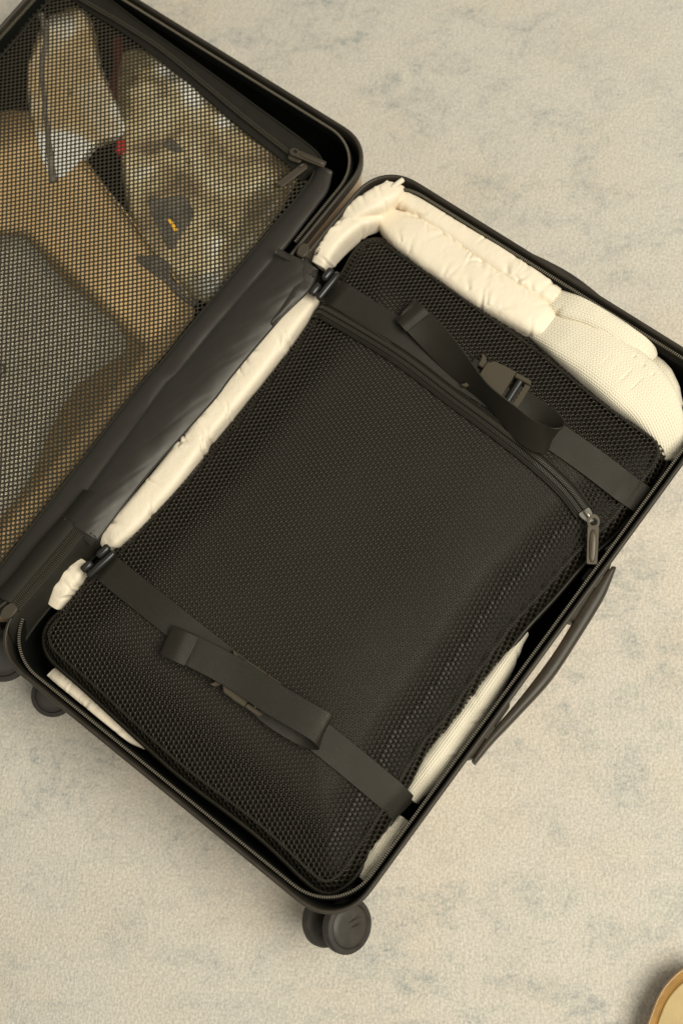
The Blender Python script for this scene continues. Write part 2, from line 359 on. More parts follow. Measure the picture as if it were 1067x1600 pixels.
def loft(C, hw, h, nl=120, nc=40, wr=0.0, wr_scale=60, seed=0.0, cross=0.0, cross_scale=120, e=2.3, quilt=None, holes=None, endp=0.2, creases=0, cr_d=0.0011):
    """soft roll: C centre points (x,y,z), hw half widths, h half heights (metres) along it"""
    C = np.asarray(C, float); m = len(C); t0 = np.linspace(0, 1, m)
    full = catmull(np.column_stack([C, hw, h]), nl); P, w, hh = full[:, :3], full[:, 3], full[:, 4]
    s = np.r_[0, np.cumsum(np.linalg.norm(np.diff(P, axis=0), axis=1))]; tt = s / s[-1]
    endr = float(np.mean(w)) * endp / s[-1]
    cap = np.sqrt(np.clip(1 - np.clip(1 - np.minimum(tt, 1 - tt) / max(endr, 1e-6), 0, 1) ** 2, 0.0004, 1))
    T, B, Nn = frames(P); a = np.linspace(0, 2 * np.pi, nc, endpoint=False); c, sn = np.cos(a), np.sin(a)
    cx = np.sign(c) * abs(c) ** (2 / e); sx = np.sign(sn) * abs(sn) ** (2 / e)
    v = P[:, None] + (w * cap)[:, None, None] * cx[None, :, None] * B[:, None] + (hh * (0.35 + 0.65 * cap))[:, None, None] * sx[None, :, None] * Nn[:, None]
    nrm = unit(cx[None, :, None] * B[:, None] / (w[:, None, None] + 1e-6) + sx[None, :, None] * Nn[:, None] / (hh[:, None, None] + 1e-6))
    flat = v.reshape(-1, 3); disp = np.zeros(len(flat))
    if wr: disp += wr * nz(flat, wr_scale, seed)
    if cross:
        # wrinkles that run across the roll
        q = np.stack([np.repeat(s, nc) * cross_scale, np.tile(cx, nl) * 1.3 + np.repeat(s, nc) * 18, np.full(nl * nc, seed)], 1)
        x = nz(q, 1.0, seed + 3, 2); disp -= cross * np.abs(1 - np.minimum(np.abs(x) * 4.5, 1)) ** 1.6
    if creases:
        rg = np.random.default_rng(int(seed * 10) + 3); sv = np.repeat(s, nc); cv_ = np.tile(cx, nl) * np.repeat(w, nc); wm = float(np.mean(w))
        for _ in range(creases):
            s0 = rg.uniform(0.03, 0.97) * s[-1]; side = rg.choice([-1, 1]); c0 = side * wm * rg.uniform(0.5, 1.0); a_ = rg.uniform(0.5, 1.35) * side; ln_ = wm * rg.uniform(0.5, 1.3); wd_ = rg.uniform(0.0009, 0.0024)
            dx, dy = math.cos(a_) * rg.choice([-1, 1]), -abs(math.sin(a_)) * side
            t_ = (sv - s0) * dx + (cv_ - c0) * dy; dd = (sv - s0) * -dy + (cv_ - c0) * dx + 0.12 * t_ ** 2 / wm
            fade = np.clip(1 - t_ / ln_, 0, 1) * (t_ > -0.004)
            disp += cr_d * rg.uniform(0.5, 1.2) * fade * (-np.exp(-(dd / wd_) ** 2) + 0.55 * np.exp(-((dd - 2.2 * wd_) / (1.3 * wd_)) ** 2))
    if quilt:
        pitch, depth = quilt; ph = np.repeat(s, nc) / pitch + 0.35 * np.tile(cx, nl)
        disp -= depth * np.exp(-((ph - np.round(ph)) / 0.06) ** 2)
    if holes is not None:
        for hx in holes:
            d = np.hypot(flat[:, 0] - hx[0], flat[:, 1] - hx[1]); up_ = np.tile(sx, nl) > 0
            disp -= np.where(up_, 0.0022 * np.exp(-(d / 0.0011) ** 2), 0)
    v = (flat + nrm.reshape(-1, 3) * (disp * np.repeat(cap, nc))[:, None])
    sec = v.reshape(nl, nc, 3); arc = np.concatenate([np.zeros((nl, 1)), np.cumsum(np.linalg.norm(np.diff(sec, axis=1), axis=2), axis=1)], 1); qi = nc // 4
    u = np.stack([np.repeat(s, nc), (arc - arc[:, qi:qi + 1]).ravel()], 1)
    k = nc; f = gridfaces(nl, nc, False, True) + [tuple(range(k - 1, -1, -1)), tuple(range((nl - 1) * k, nl * k))]
    return v, f, u
def pillow(poly, z0, h, crumple=0.0, cs=40, seed=0.0, n=90, K=16, p=2.2, low=0.01, cap=None, straight=False):
    """puffed package over a plan outline, closed underneath"""
    P = resample(rpoly(np.asarray(poly)[:, :2], 0.006), n, True) if straight else catmull(poly, n, True)
    c = P[:, :2].mean(0); rings = []
    for t in np.r_[np.linspace(0, 1, K, endpoint=False)]:
        q = P[:, :2] * (1 - t) + c * t; z = z0 + h * (1 - (1 - t) ** p) ** (1 / p)
        rings.append(np.column_stack([q, np.full(n, z)]))
    v = np.vstack(rings + [[*c, z0 + h]]); 
    if crumple: v[:, 2] += crumple * nz(v, cs, seed) * np.r_[np.repeat(np.minimum(1, np.linspace(0.15, 2, K)), n), 1]
    if cap is not None: v[:, 2] = np.minimum(v[:, 2], cap(v[:, :2]))
    b = np.column_stack([P[:, :2] * 0.96 + c * 0.04, np.full(n, z0 - low)]); nb = len(v); v = np.vstack([v, b])
    f = gridfaces(K, n, False, True) + [((K - 1) * n + j, (K - 1) * n + (j + 1) % n, K * n) for j in range(n)]
    f += [(nb + j, nb + (j + 1) % n, (j + 1) % n, j) for j in range(n)] + [tuple(range(nb + n - 1, nb - 1, -1))]
    return v, f
def px2m(z=RIM): return (CH - z) / FPX * 1.03

# ------------------------------------------------------------------ setting: carpet
g = 3.0
cv = np.array([(-g, -g + .4, 0), (g, -g + .4, 0), (g, g + .4, 0), (-g, g + .4, 0)])
props(part('carpet', cv, [(0, 1, 2, 3)], 'carpet', smooth=False), 'cream distressed carpet with grey green mottling under the suitcase', 'carpet', kind='structure')

def inside(P, u0, u1, v0, v1, r):
    """hold points inside a rounded rectangle given in suitcase coordinates"""
    P = np.asarray(P, float).copy(); q = P[:, :2] - A0[:2]; u_ = np.clip(q @ UD[:2], u0, u1); v_ = np.clip(q @ VD[:2], v0, v1)
    cu = np.clip(u_, u0 + r, u1 - r); cv2 = np.clip(v_, v0 + r, v1 - r); du, dv = u_ - cu, v_ - cv2; d = np.hypot(du, dv); k = np.where(d > r, r / np.maximum(d, 1e-9), 1.0)
    u_ = cu + du * k; v_ = cv2 + dv * k; P[:, :2] = A0[:2] + u_[:, None] * UD[:2] + v_[:, None] * VD[:2]; return P
# ------------------------------------------------------------------ suitcase
suitcase = thing('suitcase', uv(0.25, 0.0, 0.0), 'open sand hard-shell suitcase with dark rim and black lining on carpet', 'suitcase')
R_U0, R_U1, R_V0, R_V1 = -0.034, 0.528, 0.0015, 0.3845
L_U0, L_U1, L_V0, L_V1 = -0.027, 0.5365, -0.402, -0.0065
def outline(u0, u1, v0, v1, r, n, bulge=0.0):
    q = rrect(u0, u1, v0, v1, r); q = resample(q, n, True)
    return np.array([uv(a, b, 0) for a, b in q])
def shell(name, u0, u1, v0, v1):
    P = outline(u0, u1, v0, v1, 0.043, 360)
    T, B, _ = frames(P, True); c = P.mean(0)
    sgn = 1.0 if ((c - P[0]) @ (-B[0])) > 0 else -1.0
    n = len(P)
    prof = [(0.030, 0.0055), (0.022, 0.009), (0.012, 0.021), (0.0072, 0.045), (0.0045, 0.080), (0.0034, 0.1035)]
    v, f = sweep(P, [(sgn * o, z) for o, z in prof]); k = len(prof); f.append(tuple(i * k for i in range(n)))
    sh = part(name, v, f, 'shell_sand', suitcase)
    prof = [(0.0036, 0.1025), (0.0012, 0.1030), (0.0006, 0.1040), (0.0008, 0.1085), (0.0016, 0.1095), (0.0014, 0.1104), (0.0, 0.1112), (0.0, 0.1142), (0.0007, 0.1156), (0.0020, 0.1160), (0.0033, 0.1153), (0.0038, 0.1130), (0.0050, 0.1060)]
    v, f = sweep(P, [(sgn * o, z) for o, z in prof]); part('rim_trim', v, f, 'shell_plastic', sh)
    prof = [(0.0050, 0.1060), (0.0062, 0.1040), (0.0072, 0.085), (0.009, 0.040), (0.016, 0.020), (0.024, 0.0135), (0.030, 0.012)]
    v, f = sweep(P, [(sgn * o, z) for o, z in prof]); k = len(prof); f.append(tuple(i * k + k - 1 for i in range(n)))
    # soft buckling of the fabric lining
    v[:, 2] += 0.0; part('lining', v, f, 'lining', sh)
    return sh
shell_r = shell('base_shell', R_U0, R_U1, R_V0, R_V1)
shell_l = shell('lid_shell', L_U0, L_U1, L_V0, L_V1)

def teeth_on(P, sh, pitch, ln, wd, ht, z, closed=False, m='teeth', name='zipper_teeth', slant=0.0):
    N_ = max(4, int(plen(P, closed) / pitch)); Q = resample(P, N_, closed); T, B, Nn = frames(Q, closed)
    M_ = MB(); z = np.broadcast_to(np.asarray(z, float), (N_,)) if z is not None else None
    for i in range(N_):
        c = Q[i].copy(); 
        if z is not None: c[2] = z[i]
        b = unit(B[i] + slant * T[i]); v, f = obox(c, T[i] * wd / 2, b * ln / 2, Nn[i] * ht / 2)
        v[[1, 3, 5, 7]] = c + (v[[1, 3, 5, 7]] - c) * [0.72, 0.72, 1]
        M_.add(v, f)
    return M_.build(name, m, sh, smooth=False, kind='stuff')
def rim_zip(sh, u0, u1, v0, v1, skip):
    o = 0.0078; q = resample(rrect(u0 + o, u1 - o, v0 + o, v1 - o, 0.046, e=2.1), 1200, True)
    # start the open run at the hinge side so that the covered stretch is left out
    hv = v0 + o if v0 > -0.1 else v1 - o
    keep = ~((np.abs(q[:, 1] - hv) < 0.004) & (q[:, 0] > skip[0]) & (q[:, 0] < skip[1]))
    i0 = int(np.argmax(keep & ~np.roll(keep, 1))); q = np.roll(q, -i0, 0); keep = np.roll(keep, -i0); q = q[keep]
    P = np.array([uv(a, b, 0.1120) for a, b in q])
    T, B, _ = frames(P); c = P.mean(0); sg = np.sign((c - P[300]) @ (-B[300]))
    v, f = sweep(P, [(sg * a, z) for a, z in ((-0.0026, 0.1040), (-0.0016, 0.1095), (-0.0004, 0.1118), (0.0006, 0.1118), (0.0008, 0.1100), (0.0009, 0.1060), (0.0010, 0.098))], closed=False)
    tp = part('zipper_tape', v, f, 'lining', sh)
    teeth_on(P, tp, 0.00190, 0.0024, 0.00100, 0.0014, 0.1124)
    return P
Zr = rim_zip(shell_r, R_U0, R_U1, R_V0, R_V1, (0.004, 0.418))
Zl = rim_zip(shell_l, L_U0, L_U1, L_V0, L_V1, (0.01, 0.418))

# closed stretch of zipper along the hinge, on a raised strip of lining that falls into the base
hp = catmull(atl([(22, 949), (55, 911), (86, 876), (118, 836), (150, 797)], 0.1170), 60)
T, B, Nn = frames(hp)
v, f, u = ribbon(hp, B, 0.013, 0.0010); tp = part('hinge_zipper_tape', v, f, 'tape', suitcase, uvs=u)
for k in (-1, 1):
    teeth_on(hp + B * k * 0.0019 + [0, 0, 0.0012], tp, 0.0017, 0.0036, 0.0007, 0.001, None, m='teeth_dark', slant=0.35 * k, name='zipper_coil')
    teeth_on(hp + B * k * 0.0036 + [0, 0, 0.0012], tp, 0.0017, 0.0008, 0.0008, 0.001, None, m='teeth_dark', name='zipper_edge_thread')
def hinge_slider(p0, p1, w):
    a, b = atl([p0, p1], 0.1175); d = unit(b - a); s = np.cross([0, 0, 1.0], d); ln = np.linalg.norm(b - a)
    poly = rpoly([(0, -w * .36), (ln * .55, -w * .5), (ln, -w * .25), (ln, w * .25), (ln * .55, w * .5), (0, w * .36)], 0.003)
    v, f = prism(poly, -0.003, 0.003, 0.001, (a, d, s, np.array([0, 0, 1.0]))); part('zipper_stop', v, f, 'pull_dark', suitcase, auto=40)
hinge_slider((469, 402), (479, 382), 0.011)
hinge_slider((26, 946), (4, 966), 0.012)

# carry handle on the long side
def bow(pts_in, pts_out, zc, hh, name, nsec=60):
    a = catmull(atl(pts_in, zc + hh), nsec) - [0, 0, hh]; b = catmull(atl(pts_out, zc + hh), nsec) - [0, 0, hh]; c = (a + b) / 2; hw = np.linalg.norm(b - a, axis=1) / 2; d = unit(b - a)
    k = 16; ang = np.linspace(0, 2 * np.pi, k, endpoint=False); cx = np.sign(np.cos(ang)) * abs(np.cos(ang)) ** 0.6; sx = np.sign(np.sin(ang)) * abs(np.sin(ang)) ** 0.6
    v = np.concatenate([[c[i] + d[i] * hw[i] * x + np.array([0, 0, hh * y]) for x, y in zip(cx, sx)] for i in range(nsec)])
    return part(name, v, gridfaces(nsec, k, False, True) + [tuple(range(k)), tuple(range((nsec - 1) * k, nsec * k))], 'shell_plastic', suitcase)
grip = bow([(955, 884), (936, 905), (916, 934), (872, 1007), (838, 1055), (803, 1100), (770, 1139), (750, 1166), (736, 1188)],
           [(963, 886), (953, 912), (941, 938), (904, 998), (862, 1061), (812, 1116), (770, 1160), (755, 1178), (742, 1194)], 0.076, 0.009, 'carry_handle')
def mount(q, z=0.084):
    poly = rpoly([tuple(at(*p, z)[:2]) for p in q], 0.0025); v, f = prism(poly, z - 0.022, z, 0.0015); part('handle_mount', v, f, 'shell_plastic', grip, auto=40)
mount([(948, 876), (956, 880), (897, 970), (884, 968)]); mount([(790, 1094), (798, 1099), (738, 1184), (724, 1186)])
for q in ((938, 915), (770, 1150)):
    c = at(*q, 0.078) - VD * 0.009; v, f = obox(c, VD * 0.007, UD * 0.006, [0, 0, 0.007]); part('handle_pin', v, f, 'shell_plastic', grip, smooth=False)
# low top handle on the short end
toph = bow([(792, 388), (850, 424), (905, 458), (970, 497)], [(803, 381), (858, 405), (906, 433), (967, 484)], 0.092, 0.010, 'top_handle')

# wheels
def wheel_pair(p1, p2, z1, z2, r, name='caster_wheel'):
    """two discs on one axle: p1/z1 the near disc face, p2/z2 the far one"""
    a = at(*p1, z1); b = at(*p2, z2); ax = unit(a - b)
    ref = unit(np.cross(ax, UD)); e1 = unit(np.cross(ref, ax)); e2 = np.cross(ax, e1)
    def disc(c, w, rr, sgn):
        prof = [(0.0, -w * .4), (rr * .7, -w * .45), (rr * .94, -w * .40), (rr, -w * .22), (rr, w * .22), (rr * .95, w * .42), (rr * .80, w * .5), (rr * .76, w * .40)]
        k = 48; v = []; 
        for q, h in prof:
            for j in range(k):
                t = 2 * math.pi * j / k; v.append(c + (e1 * math.cos(t) + e2 * math.sin(t)) * max(q, 1e-5) + ax * h * sgn)
        f = gridfaces(len(prof), k, False, True); ty = part('wheel', v, f, 'tyre', suitcase, auto=45)
        prof = [(rr * .76, w * .40), (rr * .74, w * .47), (rr * .5, w * .52), (rr * .2, w * .54), (1e-5, w * .54)]; v = []
        for q, h in prof:
            for j in range(k):
                t = 2 * math.pi * j / k; v.append(c + (e1 * math.cos(t) + e2 * math.sin(t)) * q + ax * h * sgn)
        part('hub_cap', v, gridfaces(len(prof), k, False, True), 'hub', ty)
        return ty
    w = 0.0105; t1 = disc(a, w, r, 1); disc(b, w, r, -1)
    m = (a + b) / 2; v, f = tube(np.linspace(b, a, 6), 0.0055, 14); part('axle', v, f, 'black_plastic', t1)
    # fork reaching back into the end of the shell
    q = m + UD * 0.034 - VD * 0.012; pth = catmull([m - UD * 0.002, m + UD * 0.014 - VD * 0.002, q], 14); v, f = tube(pth, np.linspace(0.0065, 0.010, 14), 14); part('fork', v, f, 'shell_plastic', t1)
    return t1, a, ax, e1, e2
hubA = wheel_pair((542, 1446), (510, 1436), 0.070, 0.049, 0.0228)
wheel_pair((84, 1086), (90, 1082), 0.046, 0.022, 0.0195)
wheel_pair((6, 1024), (12, 1020), 0.062, 0.036, 0.0235)
# moulded housings that cover the wheels inside the lining
for sh_, u0_, v_ in ((shell_r, R_U0, 0.062), (shell_r, R_U0, 0.340), (shell_l, L_U0, -0.045), (shell_l, L_U0, -0.355)):
    v, f = rbox(uv(u0_ + 0.026, v_, 0.034), UD * 0.018, VD * 0.032, [0, 0, 0.026], .35); part('wheel_housing', v, f, 'lining', sh_, auto=40)
# moulded bar and marks on the near hub cap
c = hubA[1] + hubA[2] * 0.0057
d1 = unit(at(577, 1440, 0.07) - at(545, 1455, 0.07)); d2 = unit(np.cross(hubA[2], d1))
for off, ln in ((0.0035, 0.0085), (-0.0015, 0.0048)):
    v, f = obox(c + d2 * off + d1 * 0.003, d1 * ln, d2 * 0.0006, hubA[2] * 0.0004); part('hub_mark', v, f, 'hub', hubA[0], smooth=False)

# ------------------------------------------------------------------ net pieces
def net(polyw, zf, ang, pitch, hole, kind, inset=0.0, shear=0.0, th=0.0007, clip=None):
    """knitted net as real strands: every cell is a ring of faces round an open hole"""
    ca, sa = math.cos(ang), math.sin(ang); ex = np.array([ca, sa]); ey = np.array([-sa + shear * ca, ca + shear * sa])
    c = polyw[:, :2].mean(0); R = np.abs(polyw[:, :2] - c).max() * 1.5; n = int(R / pitch) + 2
    rowp = pitch * (0.866 if kind == 'hex' else 1.0)
    i, j = np.meshgrid(np.arange(-n, n + 1), np.arange(-int(n / (rowp / pitch)) - 1, int(n / (rowp / pitch)) + 2)); i = i.ravel(); j = j.ravel()
    off = (np.mod(j, 2) * 0.5) if kind == 'hex' else 0.0
    cen = c + ((i + off) * pitch)[:, None] * ex + (j * rowp)[:, None] * ey
    keep = sdist(cen, polyw) > inset
    if clip is not None: keep &= clip(cen)
    cen = cen[keep]; N_ = len(cen)
    if kind == 'hex':
        k = 12; ang_o = np.radians(30 + 60 * np.arange(6)); ro = pitch / math.sqrt(3)
        corn = np.stack([np.cos(ang_o), np.sin(ang_o)], 1) * ro; mid = (corn + np.roll(corn, -1, 0)) / 2
        outer = np.empty((12, 2)); outer[0::2] = corn; outer[1::2] = mid
        a = np.arctan2(outer[:, 1], outer[:, 0])
    else:
        k = 8; corn = np.array([(1, 1), (-1, 1), (-1, -1), (1, -1)]) * pitch / 2; mid = (corn + np.roll(corn, -1, 0)) / 2
        outer = np.empty((8, 2)); outer[0::2] = corn; outer[1::2] = mid; a = np.arctan2(outer[:, 1], outer[:, 0])
    inner = np.stack([np.cos(a), np.sin(a)], 1) * hole; midr = outer * 0.45 + inner * 0.55
    rings = [(outer, 0.0), (midr, -th * 0.25), (inner, -th), (inner * 1.06, -th * 1.8)]
    allp = []
    for r, dz in rings:
        p = cen[:, None, :] + r[None, :, :1] * ex + r[None, :, 1:] * ey
        jit = 1.0; allp.append((p, dz))
    XY = np.stack([p for p, _ in allp], 1).reshape(-1, 2); dz = np.tile(np.repeat([d for _, d in allp], k), N_)
    Zb = zf(XY); Vv = np.column_stack([XY, Zb + dz])
    b = (np.arange(N_) * 4 * k)[:, None, None, None]; rr = np.arange(3)[None, :, None, None] * k; jj = np.arange(k)[None, None, :, None]
    j2 = (jj + 1) % k; F = np.concatenate([b + rr + jj, b + rr + j2, b + rr + k + j2, b + rr + k + jj], -1).reshape(-1, 4)
    return Vv, F

# ------------------------------------------------------------------ divider in the lid half
ZD = 0.100
LDIV = np.array([uv(a, b, 0) for a, b in resample(rrect(L_U0 + 0.022, L_U1 - 0.022, L_V0 + 0.013, L_V1 - 0.019, 0.034), 240, True)])
def zdiv(XY):
    d = sdist(XY, LDIV); P3 = np.column_stack([XY, np.zeros(len(XY))])
    sag = 0.004 * sm(d, 0.0, 0.12)
    return ZD - sag + 0.0022 * wave2(XY, 9, 3.1)
hinge_edge_px = [(493, 262), (486, 280), (474, 297), (453, 324), (395, 393), (320, 483), (250, 570), (221, 601), (110, 745), (0, 888), (-60, 962)]
HE = catmull(atl(hinge_edge_px, ZD), 120)
top_edge_px = [(60, -38), (129, 12), (190, 50), (250, 94), (312, 144), (374, 198), (448, 256), (472, 285)]
TE = catmull(atl(top_edge_px, ZD), 80)
def uvs_(P): q = P[:, :2] - A0[:2]; return q @ UD[:2], q @ VD[:2]
heu, hev = uvs_(HE); teu, tev = uvs_(TE); o1 = np.argsort(heu); o2 = np.argsort(tev)
def clipnet(cen):
    u_, v_ = uvs_(cen); return (v_ < np.interp(u_, heu[o1], hev[o1]) + 0.004) & (u_ < np.interp(v_, tev[o2], teu[o2]) + 0.004)
Vn, Fn = net(LDIV, zdiv, math.radians(9.5), 0.00415, 0.00158, 'sq', inset=-0.004, shear=0.10, clip=clipnet)
netl = part('divider_net', Vn, Fn, 'net_brown', suitcase, smooth=True, label='open brown net of the zipped divider')
def band(Apx, Bpx, zA, zB, h, name, m, parent, n=120, k=18, wr=0.0, ws=40, seed=0.0, th=0.0012, cross=0.0):
    A_ = catmull(atl(Apx, zA), n); B_ = catmull(atl(Bpx, zB), n); t = np.linspace(0, 1, k)
    v = A_[:, None] * (1 - t)[None, :, None] + B_[:, None] * t[None, :, None]; v = v.reshape(-1, 3)
    tt = np.tile(t, n); v[:, 2] += h * np.sin(np.pi * tt) ** 0.8
    if wr: v[:, 2] += wr * nz(v, ws, seed) * (0.3 + 0.7 * np.sin(np.pi * tt))
    if cross:
        s = np.repeat(np.linspace(0, plen(A_), n), k); q = np.stack([s * 22 + tt * 2.2, tt * 1.2, np.full(len(s), seed)], 1)
        x = nz(q, 1.0, seed, 2); v[:, 2] -= cross * np.clip(1 - np.abs(x) * 3.0, 0, 1) ** 1.5 * np.sin(np.pi * tt) ** 0.5
    lo = v - [0, 0, th]; nv = len(v); f = gridfaces(n, k); f += [tuple(i + nv for i in reversed(q)) for q in gridfaces(n, k)]
    edge = [i * k for i in range(n)] + [(n - 1) * k + j for j in range(1, k)] + [i * k + k - 1 for i in range(n - 2, -1, -1)] + list(range(k - 2, 0, -1))
    f += [(a, b, b + nv, a + nv) for a, b in zip(edge, edge[1:] + edge[:1])]
    return part(name, np.vstack([v, lo]), f, m, parent)
# fabric border along the hinge, then the flap that covers the hinge
valley_px = [(520, 268), (512, 298), (498, 318), (470, 356), (447, 386), (424, 411), (345, 502), (276, 585), (257, 604), (180, 710), (105, 813), (25, 928), (-30, 1000)]
bnd = band(hinge_edge_px, valley_px, ZD + 0.0005, 0.1055, 0.0035, 'divider_border', 'satin', suitcase, wr=0.0012, ws=25, seed=2)
v, f = tube(HE + [0, 0, 0.0012], 0.0011, 8); part('piping', v, f, 'tape', bnd)
flapL = [(434, 393), (424, 409), (345, 500), (276, 583), (257, 602), (180, 707), (103, 813)]
flapR = [(482, 415), (492, 424), (482, 451), (436, 501), (363, 588), (330, 631), (229, 745), (152, 846)]
flap = band(flapL, flapR, 0.1115, 0.1165, 0.0075, 'hinge_flap', 'satin', suitcase, n=200, k=36, wr=0.0024, ws=17, seed=5, cross=0.0004)
fold = band([(466, 404), (462, 436), (447, 468), (424, 502)], [(497, 421), (487, 449), (456, 481), (426, 509)], 0.1195, 0.1180, 0.002, 'flap_fold', 'satin', flap, n=60, k=12, wr=0.001, ws=60, seed=8)
for hem in ([(434, 398), (455, 409), (478, 424), (490, 431)], [(100, 806), (120, 818), (148, 837)]):
    p = catmull(atl(hem, 0.1215), 30); 
    M_ = MB(); q = resample(p, max(6, int(plen(p) / 0.0035))); T, B, Nn = frames(q)
    for i in range(len(q)): 
        v, f = obox(q[i] - [0, 0, 0.0010], T[i] * 0.0011, B[i] * 0.0004, [0, 0, 0.0004]); M_.add(v, f)
    M_.build('stitching', 'tape', flap, smooth=False)
hem1 = band([(436, 388), (456, 399), (480, 414), (497, 420)], [(430, 396), (452, 409), (474, 423), (489, 433)], 0.1170, 0.1195, 0.0018, 'hem', 'satin', flap, n=40, k=8)
hem2 = band([(104, 809), (124, 821), (153, 842)], [(97, 819), (117, 831), (143, 852)], 0.1185, 0.1150, 0.0015, 'hem', 'satin', flap, n=40, k=8)
strip = band([(14, 985), (20, 966), (60, 914), (90, 880), (121, 842), (160, 800), (300, 622), (440, 450), (480, 402)], [(30, 1020), (52, 985), (84, 945), (110, 915), (140, 880), (180, 838), (320, 660), (462, 486), (502, 436)], 0.1165, 0.092, 0.004, 'hinge_lining', 'tape', suitcase, n=140, k=16, wr=0.0015, ws=45, seed=14)
strip2 = band([(20, 944), (52, 906), (83, 870), (114, 832), (160, 775)], [(-12, 930), (22, 893), (56, 850), (96, 806), (130, 765)], 0.1170, 0.1120, 0.0050, 'hinge_lining', 'tape', suitcase, n=60, k=10)
# upper border with its zipper
zl = [(60, -45), (129, 0), (190, 36), (250, 75), (312, 125), (380, 182), (448, 236), (462, 250)]
pip = [(90, -62), (150, -18), (210, 28), (262, 66), (321, 108), (400, 166), (485, 229), (506, 255)]
tb = band(top_edge_px, pip, ZD + 0.001, ZD + 0.003, 0.0025, 'divider_zip_band', 'tape', suitcase, wr=0.001, ws=40, seed=3)
v, f = tube(catmull(atl(pip, ZD + 0.0035), 90), 0.0012, 8); part('piping', v, f, 'tape', tb)
zc = catmull(atl(zl, ZD + 0.0062), 100); T, B, Nn = frames(zc)
v, f = tube(zc, 0.0021, 10, flat=0.55); cz = part('zipper_core', v, f, 'tape', tb)
for k in (-1, 1): teeth_on(zc + B * k * 0.0013 + [0, 0, 0.0008], cz, 0.0014, 0.0024, 0.0006, 0.0008, None, m='teeth_dark', slant=0.4 * k, name='zipper_coil')
# outer-edge piping of the divider at the far side and the dark fabric skirt below it
LP = np.column_stack([LDIV[:, :2], zdiv(LDIV[:, :2]) + 0.001]); u_, v_ = touv(LP); q = LP[(v_ < L_V0 + 0.035)]
i0 = int(np.argmax(np.linalg.norm(np.diff(np.vstack([q[-1:], q]), axis=0), axis=1))); q = np.roll(q, -i0, 0)
v, f = tube(q, 0.0013, 8); part('piping', v, f, 'tape', netl)
def pull(p0, p1, z0, z1, w, name='zipper_pull', m='pull_dark', parent=None, slot=True, ring=None):
    a = at(*p0, z0); b = at(*p1, z1); d = unit(b - a); s = unit(np.cross(d, [0, 0, 1.0])); nn = np.cross(s, d); ln = np.linalg.norm(b - a); w /= 2
    if not slot:
        poly = rpoly([(0, -w), (ln, -w), (ln, w), (0, w)], 0.0022); v, f = prism(poly, -0.0012, 0.0012, 0.0005, (a, d, s, nn)); return part(name, v, f, m, parent, auto=40)
    # tab with a round eye at the near end: outer outline and hole joined as a ring
    k = 40; eye = w * 0.98; hole = w * 0.62; M_ = MB()
    def outer(t):
        return None
    pts_o, pts_i = [], []
    for j in range(k):
        t = 2 * math.pi * j / k; pts_i.append((eye + hole * math.cos(t), hole * math.sin(t))); 
        x, y = eye + eye * math.cos(t) * 1.25, eye * math.sin(t); pts_o.append((x, y))
    vv = []
    for z, ins in ((-0.0010, 0), (0.0010, 0)):
        vv += [a + d * x + s * y + nn * z for x, y in pts_o]; vv += [a + d * x + s * y + nn * z for x, y in pts_i]
    f = []
    for j in range(k):
        j2 = (j + 1) % k; f += [(2 * k + j, 2 * k + j2, 3 * k + j2, 3 * k + j), (j2, j, k + j, k + j2), (j, j2, 2 * k + j2, 2 * k + j), (k + j2, k + j, 3 * k + j, 3 * k + j2)]
    M_.add(vv, f)
    x0 = eye * 1.75; poly = rpoly([(x0, -w * .93), (ln, -w * .85), (ln, w * .85), (x0, w * .93)], 0.0016); v, f = prism(poly, -0.0011, 0.0011, 0.0004, (a, d, s, nn)); M_.add(v, f)
    o = M_.build(name, m, parent, auto=40)
    # raised oval pad on the tab
    v = []; kk = 28; rings = [(1, 0.0011), (0.94, 0.0019), (0.7, 0.0023), (0.01, 0.0024)]; cxm = (x0 * 1.12 + ln) / 2
    for q, h in rings:
        for j in range(kk):
            t = 2 * math.pi * j / kk; ct, st_ = math.cos(t), math.sin(t)
            v.append(a + d * (cxm + (ln - x0) * .44 * q * math.copysign(abs(ct) ** .7, ct)) + s * (w * .55 * q * math.copysign(abs(st_) ** .7, st_)) + nn * h)
    part('raised_pad', v, gridfaces(4, kk, False, True), m, o); return o
def slider(p, ang_to, z, m='silver', parent=None, sc=1.0):
    a = at(*p, z); b = at(*ang_to, z); d = unit(b - a); s = unit(np.cross(d, [0, 0, 1.0]))
    poly = rpoly([(-.006 * sc, -.0024 * sc), (.0015 * sc, -.0048 * sc), (.005 * sc, -.0046 * sc), (.005 * sc, .0046 * sc), (.0015 * sc, .0048 * sc), (-.006 * sc, .0024 * sc)], 0.0015 * sc)
    v, f = prism(poly, -0.0016, 0.0016, 0.0006, (a, d, s, np.array([0, 0, 1.0]))); o = part('zipper_slider', v, f, m, parent, auto=40)
    arc = catmull([a - d * .003 * sc + [0, 0, .0012], a - d * .002 * sc + [0, 0, .0042], a + d * .003 * sc + [0, 0, .0046], a + d * .0045 * sc + [0, 0, .0012]], 16)
    v, f = tube(arc, 0.0011 * sc, 8, flat=0.8); part('bridge', v, f, m, o); return o
sl = slider((462, 246), (448, 236), ZD + 0.008, 'pull_dark', tb, 1.15)
pull((455, 236), (508, 258), ZD + 0.0125, ZD + 0.013, 0.0078, parent=sl)
sl2 = slider((473, 262), (462, 268), ZD + 0.006, 'pull_dark', tb, 0.8)
pull((478, 258), (436, 290), ZD + 0.0085, ZD + 0.0085, 0.0072, parent=sl2, slot=False)

